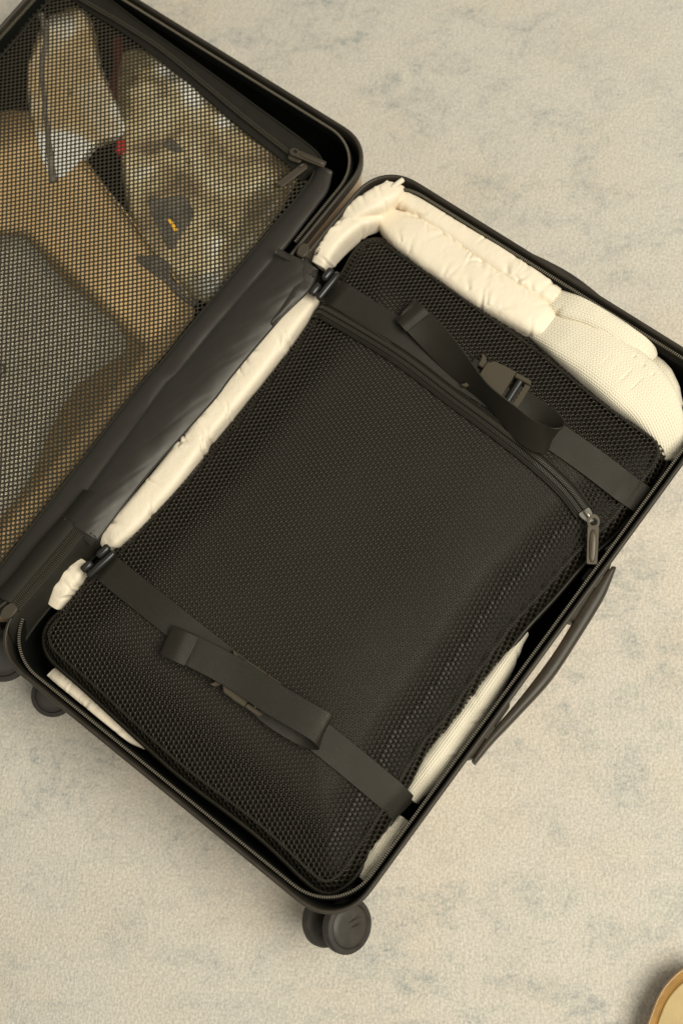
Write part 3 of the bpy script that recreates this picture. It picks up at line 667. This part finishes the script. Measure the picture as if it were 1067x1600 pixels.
# ------------------------------------------------------------------ things under the divider net
def px_pillow(name, pts, z, h, m, label, cat, **k):
    P = inside(atl(pts, z), L_U0 + .018, L_U1 - .018, L_V0 + .018, L_V1 - .010, .03); c = P[:, :2].mean(0); low = k.pop('low', 0.012)
    t = thing(name, (c[0], c[1], z - low), label, cat); v, f = pillow(P, z, h, low=low, **k); part('body', v, f, m, t); return t
def under(g): return lambda XY: zdiv(XY) - g
box = thing('cardboard_box', (*at(80, 420, 0.02)[:2], 0.014), 'flat tan cardboard package along the hinge side under the divider net', 'box')
pq = [(-150, 350), (42, 362), (238, 543), (214, 586), (-4, 842), (-70, 905)]
pp = inside(atl(pq, 0.093), L_U0 + .024, L_U1 - .024, L_V0 + .026, L_V1 - .016, .03)
def box_cap(XY): return zdiv(XY) - 0.0010 - 0.0030 * sm(sdist(XY, pp), -0.004, 0.004)
bp_ = atl([(-330, 330), (-180, 190), (0, 172), (78, 168), (92, 190), (310, 486), (222, 596), (-20, 905), (-70, 950)], 0.091)
bp_ = inside(bp_, L_U0 + .018, L_U1 - .018, L_V0 + .020, L_V1 - .010, .03)
v, f = pillow(rpoly(bp_[:, :2], 0.010), 0.0885, 0.0110, crumple=0.0015, cs=9, seed=7, n=160, K=60, p=3, low=0.07, cap=box_cap, straight=True); part('carton', v, f, 'kraft', box)
ed = catmull(atl([(80, 205), (140, 268), (196, 332), (240, 390), (300, 470)], 0.092), 40); ed[:, 2] = zdiv(ed[:, :2]) - 0.0025; v, f = tube(ed, 0.0013, 8); part('carton_edge', v, f, 'kraft', box)
pouch = px_pillow('mesh_pouch', pq, 0.0890, 0.008, 'pouch_fabric', 'pale grey perforated pouch lying on the tan package under the net', 'pouch', crumple=0.0006, cs=20, seed=1, low=0.003, cap=under(0.0020), K=30, n=200, straight=True)
Vn2, Fn2 = net(pp, under(0.0012), math.radians(-33), 0.00195, 0.00089, 'hex', inset=0.003, th=0.00012, clip=lambda c_: (c_[:, 0] > -0.53))
part('perforated_cover', Vn2, Fn2, 'net_brown', pouch, kind='stuff')
px_pillow('paper_bag', [(188, 88), (255, 84), (330, 132), (395, 198), (460, 262), (448, 315), (396, 388), (335, 466), (300, 462), (250, 420), (205, 350), (190, 260), (186, 180)], 0.084, 0.016, 'paper_cream',
          'crumpled cream paper bag beside the divider zipper pulls under the net', 'bag', crumple=0.0065, cs=30, seed=4, low=0.065, cap=under(0.0010), K=40, p=3)
px_pillow('plastic_pouch', [(45, 108), (56, 40), (70, 18), (130, 14), (150, 52), (160, 105), (186, 165), (205, 214), (182, 222), (150, 235), (112, 285), (82, 290), (60, 240), (46, 170)], 0.088, 0.014, 'white_film',
          'upright white plastic pouch with a dark crease under the net', 'pouch', crumple=0.0035, cs=34, seed=6, low=0.07, cap=under(0.0009), K=30, p=3)
crz = catmull(atl([(66, 26), (74, 60), (68, 110), (72, 170), (78, 230), (84, 285)], 0.095), 50); crz[:, 2] = zdiv(crz[:, :2]) - 0.0016; v, f = tube(crz, np.interp(np.linspace(0, 1, 50), [0, .2, .6, 1], [.003, .0038, .003, .005]), 8, flat=0.35)  # added dark strip: stands in for the shade in the pouch crease
o = props(part('crease_shade', v, f, 'dark_cloth'), 'thin dark strip added as crease shade down the white plastic pouch', 'crease shade')
px_pillow('dark_pouch', [(229, 313), (262, 309), (298, 306), (309, 345), (290, 372), (268, 399), (246, 362)], 0.0915, 0.006, 'dark_cloth', 'small dark triangular pouch with a yellow mark on the cream bag', 'pouch', crumple=0.001, cs=60, seed=2, low=0.006, cap=under(0.0006))
yt = atl([(262, 343), (267, 342), (279, 360), (274, 363)], 0.0955)[:, :2]; zy = zdiv(yt).mean()
yl = props(part('yellow_tag', *prism(rpoly(yt, 0.001), zy - 0.0012, zy - 0.0002, 0.0002), 'amber_yellow', auto=40), 'tiny yellow tag on the dark triangular pouch', 'tag')
px_pillow('dark_wallet', [(252, 224), (268, 216), (280, 224), (293, 241), (276, 244), (258, 236)], 0.0915, 0.006, 'dark_cloth', 'small dark folded piece above the triangular pouch', 'wallet', crumple=0.001, cs=60, seed=9, low=0.01, cap=under(0.0006))
px_pillow('dark_bundle', [(205, 402), (240, 398), (268, 410), (272, 440), (308, 468), (296, 478), (250, 440)], 0.0910, 0.006, 'dark_cloth', 'dark folded cloth between the tan package and cream bag', 'cloth', crumple=0.001, cs=50, seed=12, low=0.03, cap=under(0.0008))
rc = catmull(atl([(184, 62), (186, 100), (180, 140), (174, 180), (186, 214)], 0.088), 40); v, f = tube(rc, np.interp(np.linspace(0, 1, 40), [0, .5, 1], [.006, .0065, .004]), 12, flat=0.7)
rp = thing('red_tube', (*rc[20][:2], 0.07), 'dark red tube with a bright red tip beside the white pouch', 'tube'); part('body', v, f, 'dark_red', rp)
ti = atl([(181, 216), (199, 218), (200, 238), (179, 240)], 0.095)[:, :2]; zt_ = zdiv(ti).mean(); v, f = prism(rpoly(ti, 0.003), zt_ - 0.012, zt_ - 0.0008, 0.0015); part('tip', v, f, 'red', rp, auto=40)

# ------------------------------------------------------------------ compression panel
ZPX = 0.104
panel_px = [(594, 368), (609, 374), (640, 394), (686, 426), (760, 478), (846, 538), (947, 619), (1005, 660), (1028, 675), (1042, 692), (1046, 714), (1036, 740), (1003, 785), (962, 836), (915, 900), (870, 925),
            (818, 989), (770, 1055), (710, 1139), (680, 1172), (635, 1246), (611, 1287), (561, 1364), (546, 1382), (521, 1397), (498, 1395), (473, 1377), (422, 1328), (380, 1292), (283, 1218), (226, 1168), (133, 1082),
            (84, 1039), (70, 1022), (64, 1004), (65, 985), (75, 967), (90, 952), (129, 906), (179, 857), (330, 693), (413, 588), (482, 497), (532, 423), (547, 396), (560, 379), (574, 370)]
panel_px = [(p if p != (915, 900) else (918, 876)) for p in panel_px]; panel_px = [(p if p != (870, 925) else (868, 934)) for p in panel_px]
PW = catmull(atl(panel_px, ZPX - 0.008), 260, True); PC = PW[:, :2].mean(0)
def zpan(XY):
    XY = np.asarray(XY, float)[:, :2]; d = sdist(XY, PW); dd = np.maximum(d, 0)
    e = 0.014; z = ZPX + 0.0095 * sm(dd, 0.0, 0.12) - 0.016 * np.clip(1 - dd / e, 0, 1) ** 2.2
    z += 0.0014 * wave2(XY, 10, 5.3) * sm(dd, 0.0, 0.05)
    # shallow puckers pulled by the straps
    return z
panel = thing('compression_panel', (*PC, 0.085), 'black mesh compression panel with a diagonal zipper strapped over the clothes', 'luggage panel')
def panel_gap(XY):
    d = sdist(XY, PW); return 0.0004 + 0.0065 * (1 - sm(d + 0.004 * wave2(np.asarray(XY)[:, :2], 6, 1.7), 0.004, 0.062))
Vn, Fn = net(PW, zpan, math.radians(5.0), 0.0043, 0.00145, 'hex', inset=0.0006, th=0.0008)
mesh_cover = part('mesh_cover', Vn, Fn, 'net_black', panel)
# padded body seen through the holes, touching the net in the middle and falling away at the edges
n = 260; K = 60; vv = []
for t in np.linspace(0, 1, K) ** 0.8:
    q = PW[:, :2] * (1 - t) + PC * t; q = q + unit(PC - PW[:, :2]) * 0.0012 * (1 - t)
    gap = panel_gap(q)
    vv.append(np.column_stack([q, zpan(q) - gap]))
vv = np.vstack(vv); f = gridfaces(K, n, False, True); nb = len(vv); vv = np.vstack([vv, np.column_stack([PW[:, :2] * .985 + PC * .015, np.full(n, 0.085)])])
f += [(nb + j, nb + (j + 1) % n, (j + 1) % n, j) for j in range(n)] + [tuple(range(nb + n - 1, nb - 1, -1))]
part('padding', vv, f, 'pad', panel)
# the padding swells through the holes where it presses against the net
cells = Vn.reshape(-1, 48, 3); cc = cells[:, :12].mean(1); keep = panel_gap(cc) < 0.0034; cc = cc[keep]; ring_ = cells[keep, 24:36]
nn_ = len(cc); g_ = panel_gap(cc); r1 = ring_ + [0, 0, -0.0004]; r2 = cc[:, None] * [1, 1, 1] + (ring_ - cc[:, None]) * [0.62, 0.62, 0]; top = cc.copy()
r1[:, :, 2] -= (0.8 * (g_ - 0.0004))[:, None]; r2[:, :, 2] = (cc[:, 2] + 0.0006 - 0.9 * g_)[:, None]; top[:, 2] += 0.0009 - 0.9 * g_
bv = np.concatenate([r1, r2, top[:, None]], 1).reshape(-1, 3); bs = (np.arange(nn_) * 25)[:, None]; jj = np.arange(12)[None]; j2 = (jj + 1) % 12
q1 = np.stack([bs + jj, bs + j2, bs + 12 + j2], -1).reshape(-1, 3); q2 = np.stack([bs + jj, bs + 12 + j2, bs + 12 + jj], -1).reshape(-1, 3); q3 = np.stack([bs + 12 + jj, bs + 12 + j2, np.broadcast_to(bs + 24, (nn_, 12))], -1).reshape(-1, 3)
part('padding_swell', bv, np.vstack([q1, q2, q3]), 'pad', mesh_cover, kind='stuff')
# seam cord and stitches a little way in from the edge
def inset_loop(d, n=260):
    T, B, _ = frames(PW * [1, 1, 0], True); c = np.array([*PC, 0]); s = np.sign(((c - PW * [1, 1, 0]) * -B).sum(1).mean()); Q = PW * [1, 1, 0] - B * s * d
    return np.column_stack([Q[:, :2], zpan(Q)])
v, f = tube(inset_loop(0.0012) - [0, 0, 0.001], 0.0024, 10, True); part('edge_binding', v, f, 'net_black', panel)
Q = resample(inset_loop(0.0105), 640, True); T, B, Nn = frames(Q, True); M_ = MB()
for i in range(0, len(Q)): 
    v, f = obox(Q[i] + [0, 0, .0004], T[i] * .00095, unit(B[i] + .5 * T[i]) * .0012, [0, 0, .0006]); M_.add(v, f)
M_.build('edge_stitching', 'net_black', panel, smooth=False, kind='stuff')
# diagonal zipper of the panel
pz = [(490, 474), (560, 517), (640, 571), (704, 621), (764, 666), (822, 711), (880, 761), (914, 802)]
zc = catmull(atl(pz, ZPX + 0.006), 160); zc[:, 2] = zpan(zc) + 0.0022; T, B, Nn = frames(zc)
v, f, u = ribbon(zc - [0, 0, .0008], B, 0.0155, 0.001); zt = part('zipper_tape', v, f, 'tape', panel, uvs=u)
v, f = tube(zc + [0, 0, 0.0004], 0.0032, 10, flat=0.35); zk = part('zipper_core', v, f, 'lining', zt)
for k in (-1, 1):
    teeth_on(zc + B * k * 0.0021 + [0, 0, 0.0016], zk, 0.00150, 0.0036, 0.00062, 0.0009, None, m='teeth_dark', slant=0.35 * k, name='zipper_coil')
    v, f = tube(zc + B * k * 0.0076 + [0, 0, .0000], 0.0007, 6); part('tape_seam', v, f, 'net_black', zt)
    teeth_on(zc + B * k * 0.0037 + [0, 0, 0.0014], zk, 0.0015, 0.0007, 0.0008, 0.0008, None, m='teeth_dark', name='zipper_edge_thread')
zs = zc[-1][2]
ps = slider((917, 806), (905, 790), zs + 0.002, 'silver', panel, 1.15)
pull((927, 806), (924, 882), zs + 0.0065, zs + 0.002, 0.0105, m='pull_metal', parent=ps)
v, f = obox(at(914, 876, zs - .001), unit(at(914, 880, zs) - at(920, 830, zs)) * .006, [0.0009, 0, 0], [0, 0, .001]); 

# ------------------------------------------------------------------ straps of the suitcase
SW = 0.0262
def strap_base(pts, name_end_drop=True, lift=0.0022, n=120, over=None):
    P = catmull(atl(pts, ZPX + 0.004), n); z = zpan(P); P[:, 2] = z + lift
    # a taut strap bridges hollows: smooth the height
    for _ in range(30): P[1:-1, 2] = np.maximum(0.25 * P[:-2, 2] + 0.5 * P[1:-1, 2] + 0.25 * P[2:, 2], z[1:-1] + lift * .6)
    return P
def horiz(P): T = unit(np.gradient(P * [1, 1, 0], axis=0)); return np.cross(T, [0, 0, 1.0])
def strap(basepts, enddrop, tail, tailw, name, buckle_c, buckle_dir, tail_wd=None):
    P = strap_base(basepts); 
    L_ = np.array([at(*e[:2], e[2]) for e in enddrop]); P = np.vstack([P, L_]); P = catmull(P[::3], 140)
    v, f, u = ribbon(P, horiz(P), SW, 0.0012); st = part(name, v, f, 'webbing', suitcase, uvs=u, auto=35)
    # buckle
    C = at(*buckle_c, 0.11); C[2] = zpan(C[None])[0] + 0.0062; d = unit((at(*buckle_dir, 0.11) - at(*buckle_c, 0.11)) * [1, 1, 0]); s = np.cross([0, 0, 1.0], d)
    fr = (C, d, s, np.array([0, 0, 1.0])); bk = MB()
    body = rpoly([(-.0165, -.0110), (-.0115, -.0160), (.001, -.0168), (.010, -.0165), (.010, .0165), (.001, .0168), (-.0115, .0160), (-.0165, .0110)], .0012)
    v, f = prism(body, -.0042, .0042, .0009, fr); bk.add(v, f)
    B_ = bk.build('buckle', 'buckle', st, auto=35)
    for sg in (-1, 1):
        ear = rpoly([(-.0169, sg * .0060), (-.0169, sg * .0112), (-.0185, sg * .0140), (-.0210, sg * .0166), (-.0245, sg * .0170), (-.0265, sg * .0162), (-.0235, sg * .0150), (-.0225, sg * .0115), (-.0225, sg * .0060)], .0012)
        v, f = prism(ear, -.0032, .0030, .0007, fr); part('release_prong', v, f, 'buckle', B_, auto=35)
        side = rpoly([(.0104, sg * .0120), (.0104, sg * .0164), (.0240, sg * .0164), (.0262, sg * .0140), (.0262, sg * .0120)], .0015)
        v, f = prism(side, -.0036, .0040, .0008, fr); part('buckle_arm', v, f, 'buckle', B_, auto=35)
    end = [(.0225, -.0119), (.0266, -.0119), (.0274, 0), (.0266, .0119), (.0225, .0119)]
    for q in np.linspace(.0108, -.0108, 12): end.append((.0222 - (.0009 if int(round((q + .0108) / .00196)) % 2 else 0), q))
    v, f = prism(end, -.0030, .0018, .0003, fr); part('buckle_end_bar', v, f, 'buckle', B_, smooth=False)
    bar = np.array([C + d * .0165 + s * q + np.array([0, 0, -.0002]) for q in np.linspace(-.0119, .0119, 8)]); v, f = tube(bar, .0032, 14); part('buckle_bar', v, f, 'black_plastic', B_, auto=50)
    v, f = obox(C - d * .025 + [0, 0, -.001], d * .0030, s * .0105, [0, 0, .0018]); part('buckle_insert', v, f, 'black_plastic', B_, smooth=False)
    # free end of the webbing
    zb = C[2]; TP = np.array([at(p[0], p[1], zb + p[2]) for p in tail]); TPc = catmull(TP, 120)
    if tail_wd is None: Wd = horiz(TPc)
    else: Wd = unit(catmull(np.array([np.asarray(w, float) for w in tail_wd]), 120))
    tw = np.interp(np.linspace(0, 1, 120), np.linspace(0, 1, len(tailw)), tailw)
    v, f, u = ribbon(TPc, Wd, tw, 0.0012); part('strap_tail', v, f, 'webbing', st, uvs=u, auto=35)
    return st, zb
E_h = None
def wdir(a, b, dz=0.0): 
    q = at(*b, 0.12) - at(*a, 0.12); q = unit(q); return unit(q + np.array([0, 0, dz]))
# upper strap: the loose end comes out of the buckle, turns over on its edge and lies back to the left
acr = wdir((500, 460), (530, 430))          # across the strap, toward the upper right
st1, zb1 = strap([(506, 442), (560, 480), (640, 534), (720, 588), (800, 640), (865, 684), (930, 728), (985, 768)],
      [(1006, 783, 0.098), (1016, 791, 0.086), (1020, 795, 0.066)],
      [(797, 619, 0.000), (822, 638, 0.001), (846, 656, 0.003), (861, 668, 0.007), (866, 681, 0.012), (852, 687, 0.015), (826, 677, 0.014), (790, 645, 0.011), (740, 597, 0.0085), (690, 542, 0.0055), (661, 511, 0.0045), (635, 485, 0.0035), (633, 484, 0.003)],
      [SW] * 13, 'compression_strap', (775, 603), (817, 626),
      [acr, acr, acr + [0, 0, .3], acr + [0, 0, .9], acr * .5 + [0, 0, 1.1], acr * .35 + [0, 0, .9], acr * .8 + [0, 0, .5], acr + [0, 0, .15], acr, wdir((644, 527), (676, 498)), wdir((644, 527), (676, 498)), wdir((616, 499), (652, 470)), wdir((616, 499), (652, 470))])
# lower strap: neat hairpin
acl = wdir((494, 1160), (516, 1112)); acl0 = wdir((292, 1040), (311, 997))
st2, zb2 = strap([(143, 868), (200, 914), (260, 962), (320, 1010), (400, 1072), (470, 1128), (540, 1184), (600, 1234), (618, 1250)],
      [(632, 1265, 0.092), (638, 1271, 0.078), (640, 1274, 0.058)],
      [(407, 1092, 0.000), (427, 1110, 0.0005), (452, 1127, 0.0008), (484, 1144, 0.0015), (504, 1147, 0.0060), (503, 1138, 0.0140), (482, 1124, 0.0150), (430, 1094, 0.0115), (370, 1054, 0.0072), (320, 1027, 0.0060), (300, 1017, 0.0055), (270, 1003, 0.0035), (263, 1001, 0.0020)],
      [SW] * 13, 'compression_strap', (388, 1071), (438, 1105),
      [acl, acl, acl, acl, acl, acl, acl, acl, acl0, acl0, acl0, acl0, acl0])
# stitched hem at each free end, as a raised second layer
for q0, q1, a, z, st in (((652, 504), (636, 487), wdir((616, 499), (652, 470)), zb1 + 0.0056, st1), ((299, 1018), (262, 1001), acl0, zb2 + 0.0066, st2)):
    P = catmull([at(*q0, z), (at(*q0, z) + at(*q1, z)) / 2 + [0, 0, .0008], at(*q1, z - .0026), at(*q1, z - .006)], 24); v, f, u = ribbon(P, np.tile(a, (24, 1)), SW * 1.01, 0.0016); part('strap_hem', v, f, 'webbing', st, uvs=u, auto=35)
# slotted loops that tie each strap to the hinge side
def ladder(segs, z, st):
    for p, q in segs:
        a, b = at(*p, z), at(*q, z); d = unit(b - a); s = np.cross([0, 0, 1.0], d); v, f = rbox((a + b) / 2, (b - a) / 2, s * .0032, [0, 0, .0032], .3); part('strap_loop', v, f, 'black_plastic', st, auto=50)
    a, b = at(*segs[0][0], z - .002), at(*segs[1][1], z - .002); d = unit(b - a); s = np.cross([0, 0, 1.0], d)
    v, f = rbox((a + b) / 2 - s * .0075, (b - a) / 2, s * .0030, [0, 0, .0030], .3); part('strap_loop_bar', v, f, 'black_plastic', st, auto=50)
ladder([((486, 461), (499, 444)), ((505, 437), (519, 420))], 0.1165, st1)
ladder([((129, 892), (144, 878)), ((153, 870), (171, 853))], 0.1130, st2)

# ------------------------------------------------------------------ clothes
S_ = px2m(0.1)
def roll(C, hw, hh, m, name, parent, **k):
    P = np.array([at(*c) for c in C]); v, f, u = loft(P, np.array(hw) * S_, hh, **k); v = inside(v, R_U0 + .0102, R_U1 - .0092, R_V0 + .004, R_V1 - .0096, .034); return part(name, v, f, m, parent, uvs=u)
jk = thing('puffer_jacket', (*at(640, 420, 0.03)[:2], 0.014), 'cream quilted nylon jacket folded under the panel along hinge and top end', 'jacket')
roll([(618, 313, .092), (640, 322, .093), (696, 357, .093), (754, 397, .093), (822, 443, .093), (870, 472, .092)], [13, 18, 21, 24, 24, 17], [.013, .016, .017, .018, .018, .014], 'nylon', 'outer_fold', jk,
     nl=260, nc=80, wr=0.0012, wr_scale=20, creases=22, e=4.2, seed=1.0)
roll([(598, 344, .086), (633, 368, .090), (661, 388, .091), (720, 430, .092), (779, 468, .092), (832, 500, .091), (856, 518, .088)], [16, 32, 35, 36, 36, 33, 22], [.014, .017, .018, .018, .018, .017, .014], 'nylon', 'inner_fold', jk,
     nl=260, nc=80, wr=0.0012, wr_scale=20, creases=22, e=4.2, seed=2.0)
roll([(640, 340, .088), (690, 366, .091), (745, 402, .091), (805, 441, .091), (858, 480, .089)], [12, 15, 16, 16, 13], [.014, .017, .0175, .0175, .014], 'nylon', 'seam_layer', jk, nl=200, nc=48, wr=0.0008, wr_scale=30, creases=26, cr_d=0.0014, e=4.2, seed=21.0)
roll([(500, 420, .094), (514, 396, .098), (536, 370, .100), (562, 352, .099), (592, 344, .092)], [13, 17, 19, 17, 13], [.012, .016, .017, .015, .012], 'nylon', 'hood_roll', jk, nl=180, nc=64, wr=0.0012, wr_scale=20, creases=7, e=4.2, seed=3.0)
roll([(536, 362, .097), (556, 338, .103), (584, 322, .105), (608, 308, .104), (628, 294, .098)], [10, 17, 20, 19, 12], [.011, .014, .015, .014, .011], 'nylon', 'hood_roll', jk, nl=180, nc=64, wr=0.0012, wr_scale=20, creases=7, e=4.2, seed=4.0)
roll([(625, 300, .094), (640, 303, .095), (655, 312, .094)], [11, 14, 10], [.011, .012, .011], 'nylon', 'hood_roll', jk, nl=60, nc=32, wr=0.0008, seed=5.0)
roll([(492, 462, .090), (462, 497, .095), (420, 552, .096), (372, 612, .095), (330, 664, .096), (300, 700, .095)], [14, 21, 23, 23, 22, 16], [.011, .014, .015, .014, .015, .012], 'nylon', 'sleeve', jk, nl=320, nc=64, wr=0.0012, wr_scale=20, creases=12, cr_d=0.0016, e=4.2, seed=6.0)
roll([(322, 672, .092), (300, 704, .096), (258, 757, .097), (215, 806, .096), (180, 840, .094), (166, 852, .090)], [16, 23, 24, 22, 18, 12], [.012, .015, .015, .014, .012, .010], 'nylon', 'sleeve', jk, nl=300, nc=64, wr=0.0012, wr_scale=20, creases=9, cr_d=0.0016, e=4.2, seed=7.0)
roll([(134, 880, .092), (118, 899, .095), (104, 921, .094), (90, 948, .088)], [14, 17, 16, 10], [.010, .012, .012, .010], 'nylon', 'cuff', jk, nl=120, nc=40, wr=0.0012, wr_scale=20, creases=7, e=4.2, seed=8.0)
roll([(84, 1052, .066), (104, 1072, .068), (132, 1094, .068), (158, 1112, .065)], [12, 20, 21, 12], [.010, .013, .013, .010], 'nylon', 'hem_fold', jk, nl=110, nc=40, wr=0.0012, wr_scale=20, creases=7, e=4.2, seed=9.0)
roll([(128, 1078, .072), (158, 1106, .074), (195, 1139, .074), (232, 1167, .072)], [14, 18, 15, 5], [.008, .009, .009, .006], 'nylon', 'hem_fold', jk, nl=110, nc=40, wr=0.0012, wr_scale=20, creases=7, e=4.2, seed=10.0)
# folded bulk that the panel rests on
v, f = pillow(np.column_stack([(PW[::6, :2] - PC) * 0.88 + PC, np.full(len(PW[::6]), 0.06)]), 0.050, 0.034, crumple=0.003, cs=12, seed=3, low=0.036); part('folded_body', v, f, 'nylon', jk)
for pts, r in (([(566, 322, .103), (578, 310, .107), (590, 303, .111), (600, 290, .114), (607, 284, .115)], .0022), ([(588, 312, .108), (598, 304, .112), (612, 294, .116), (622, 286, .1175), (629, 281, .1165)], .0024)):
    v, f = tube(catmull(np.array([at(*p) for p in pts]), 40), r, 12); part('drawstring', v, f, 'cord', jk)

kn = thing('knit_sweater', (*at(930, 600, 0.03)[:2], 0.014), 'ivory cable knit sweater folded in the corner beside the jacket', 'sweater')
hol = [at(x, y, .103) for x, y in ((956, 585), (971, 599), (986, 612), (1003, 578), (988, 565), (1040, 660), (1046, 680), (1049, 695), (1052, 706), (942, 574), (1017, 592))]
roll([(838, 462, .080), (888, 484, .096), (925, 497, .100), (962, 517, .100), (994, 545, .097), (1012, 566, .090)], [14, 24, 25, 25, 23, 14], [.011, .014, .015, .015, .014, .010], 'knit', 'upper_fold', kn, nl=240, nc=64, wr=.0010, wr_scale=20, seed=11, e=4.4, creases=3)
roll([(820, 506, .076), (872, 530, .092), (930, 562, .097), (985, 604, .098), (1020, 642, .096), (1040, 685, .090), (1046, 720, .082)], [20, 34, 46, 50, 42, 26, 12], [.012, .016, .018, .018, .017, .014, .010], 'knit', 'main_fold', kn, nl=420, nc=130, wr=.0018, wr_scale=17, seed=12, e=4.6, holes=hol)
roll([(1018, 560, .080), (1040, 596, .082), (1056, 640, .080)], [10, 16, 12], [.010, .012, .010], 'knit', 'back_fold', kn, nl=80, nc=32, wr=.001, seed=13)
roll([(822, 990, .078), (795, 1032, .084), (765, 1077, .086), (722, 1140, .088), (682, 1195, .088), (640, 1248, .084)], [5, 12, 18, 22, 22, 14], [.008, .011, .012, .013, .013, .010], 'knit', 'side_fold', kn, nl=260, nc=48, wr=.0016, wr_scale=30, seed=14, creases=5)
roll([(632, 1280, .080), (612, 1308, .083), (590, 1342, .083), (566, 1372, .080)], [12, 17, 19, 12], [.009, .011, .012, .009], 'knit', 'side_fold', kn, nl=120, nc=40, wr=.003, wr_scale=60, seed=15)
roll([(980, 813, .072), (961, 839, .074), (943, 859, .072)], [8, 12, 8], [.007, .009, .007], 'knit', 'side_fold', kn, nl=80, nc=32, wr=.0025, wr_scale=70, seed=16)

# ------------------------------------------------------------------ amber shoe edge at the lower right corner
sh_o = [(1008, 1612), (1014, 1592), (1020, 1575), (1028, 1556), (1038, 1540), (1050, 1526), (1062, 1516), (1078, 1508), (1110, 1506), (1150, 1525), (1180, 1570), (1190, 1640), (1170, 1720), (1120, 1770), (1060, 1760), (1020, 1700), (1005, 1650)]
ZS = 0.030; O_ = catmull(atl(sh_o, ZS), 140, True); c = np.array([*O_[:, :2].mean(0), 0])
dish = thing('amber_dish', (c[0], c[1], 0), 'glossy amber glass dish with scalloped rim at the bottom right corner', 'dish')
rings = []
for sc, z in ((0.78, 0.001), (0.90, 0.006), (0.965, 0.017), (0.995, 0.0265), (1.0, 0.0290), (0.985, 0.0303), (0.968, 0.0300), (0.952, 0.0288), (0.895, 0.0282), (0.87, 0.0250), (0.82, 0.0225), (0.5, 0.0215)):
    q = O_ * [1, 1, 0] * sc + c * (1 - sc); wob = 1 + 0.002 * np.sin(np.arange(140) / 140 * 2 * np.pi * 19) * (sc > 0.95); q = c + (q - c) * wob[:, None]; rings.append(q + [0, 0, z])
part('bowl', np.vstack(rings), gridfaces(len(rings), 140, False, True) + [tuple(range(11 * 140, 12 * 140))], 'amber', dish)
q = O_ * [1, 1, 0] * 0.83 + c * 0.17; v, f = prism(q[:, :2], 0.0228, 0.0250, 0.0008); part('cream_insert', v, f, 'cream_insole', dish, auto=40)

# ------------------------------------------------------------------ keep every tree at thing > part > sub-part
for o in list(COL.objects):
    chain = [o]
    while chain[-1].parent is not None: chain.append(chain[-1].parent)
    if len(chain) > 3: o.parent = chain[-2]
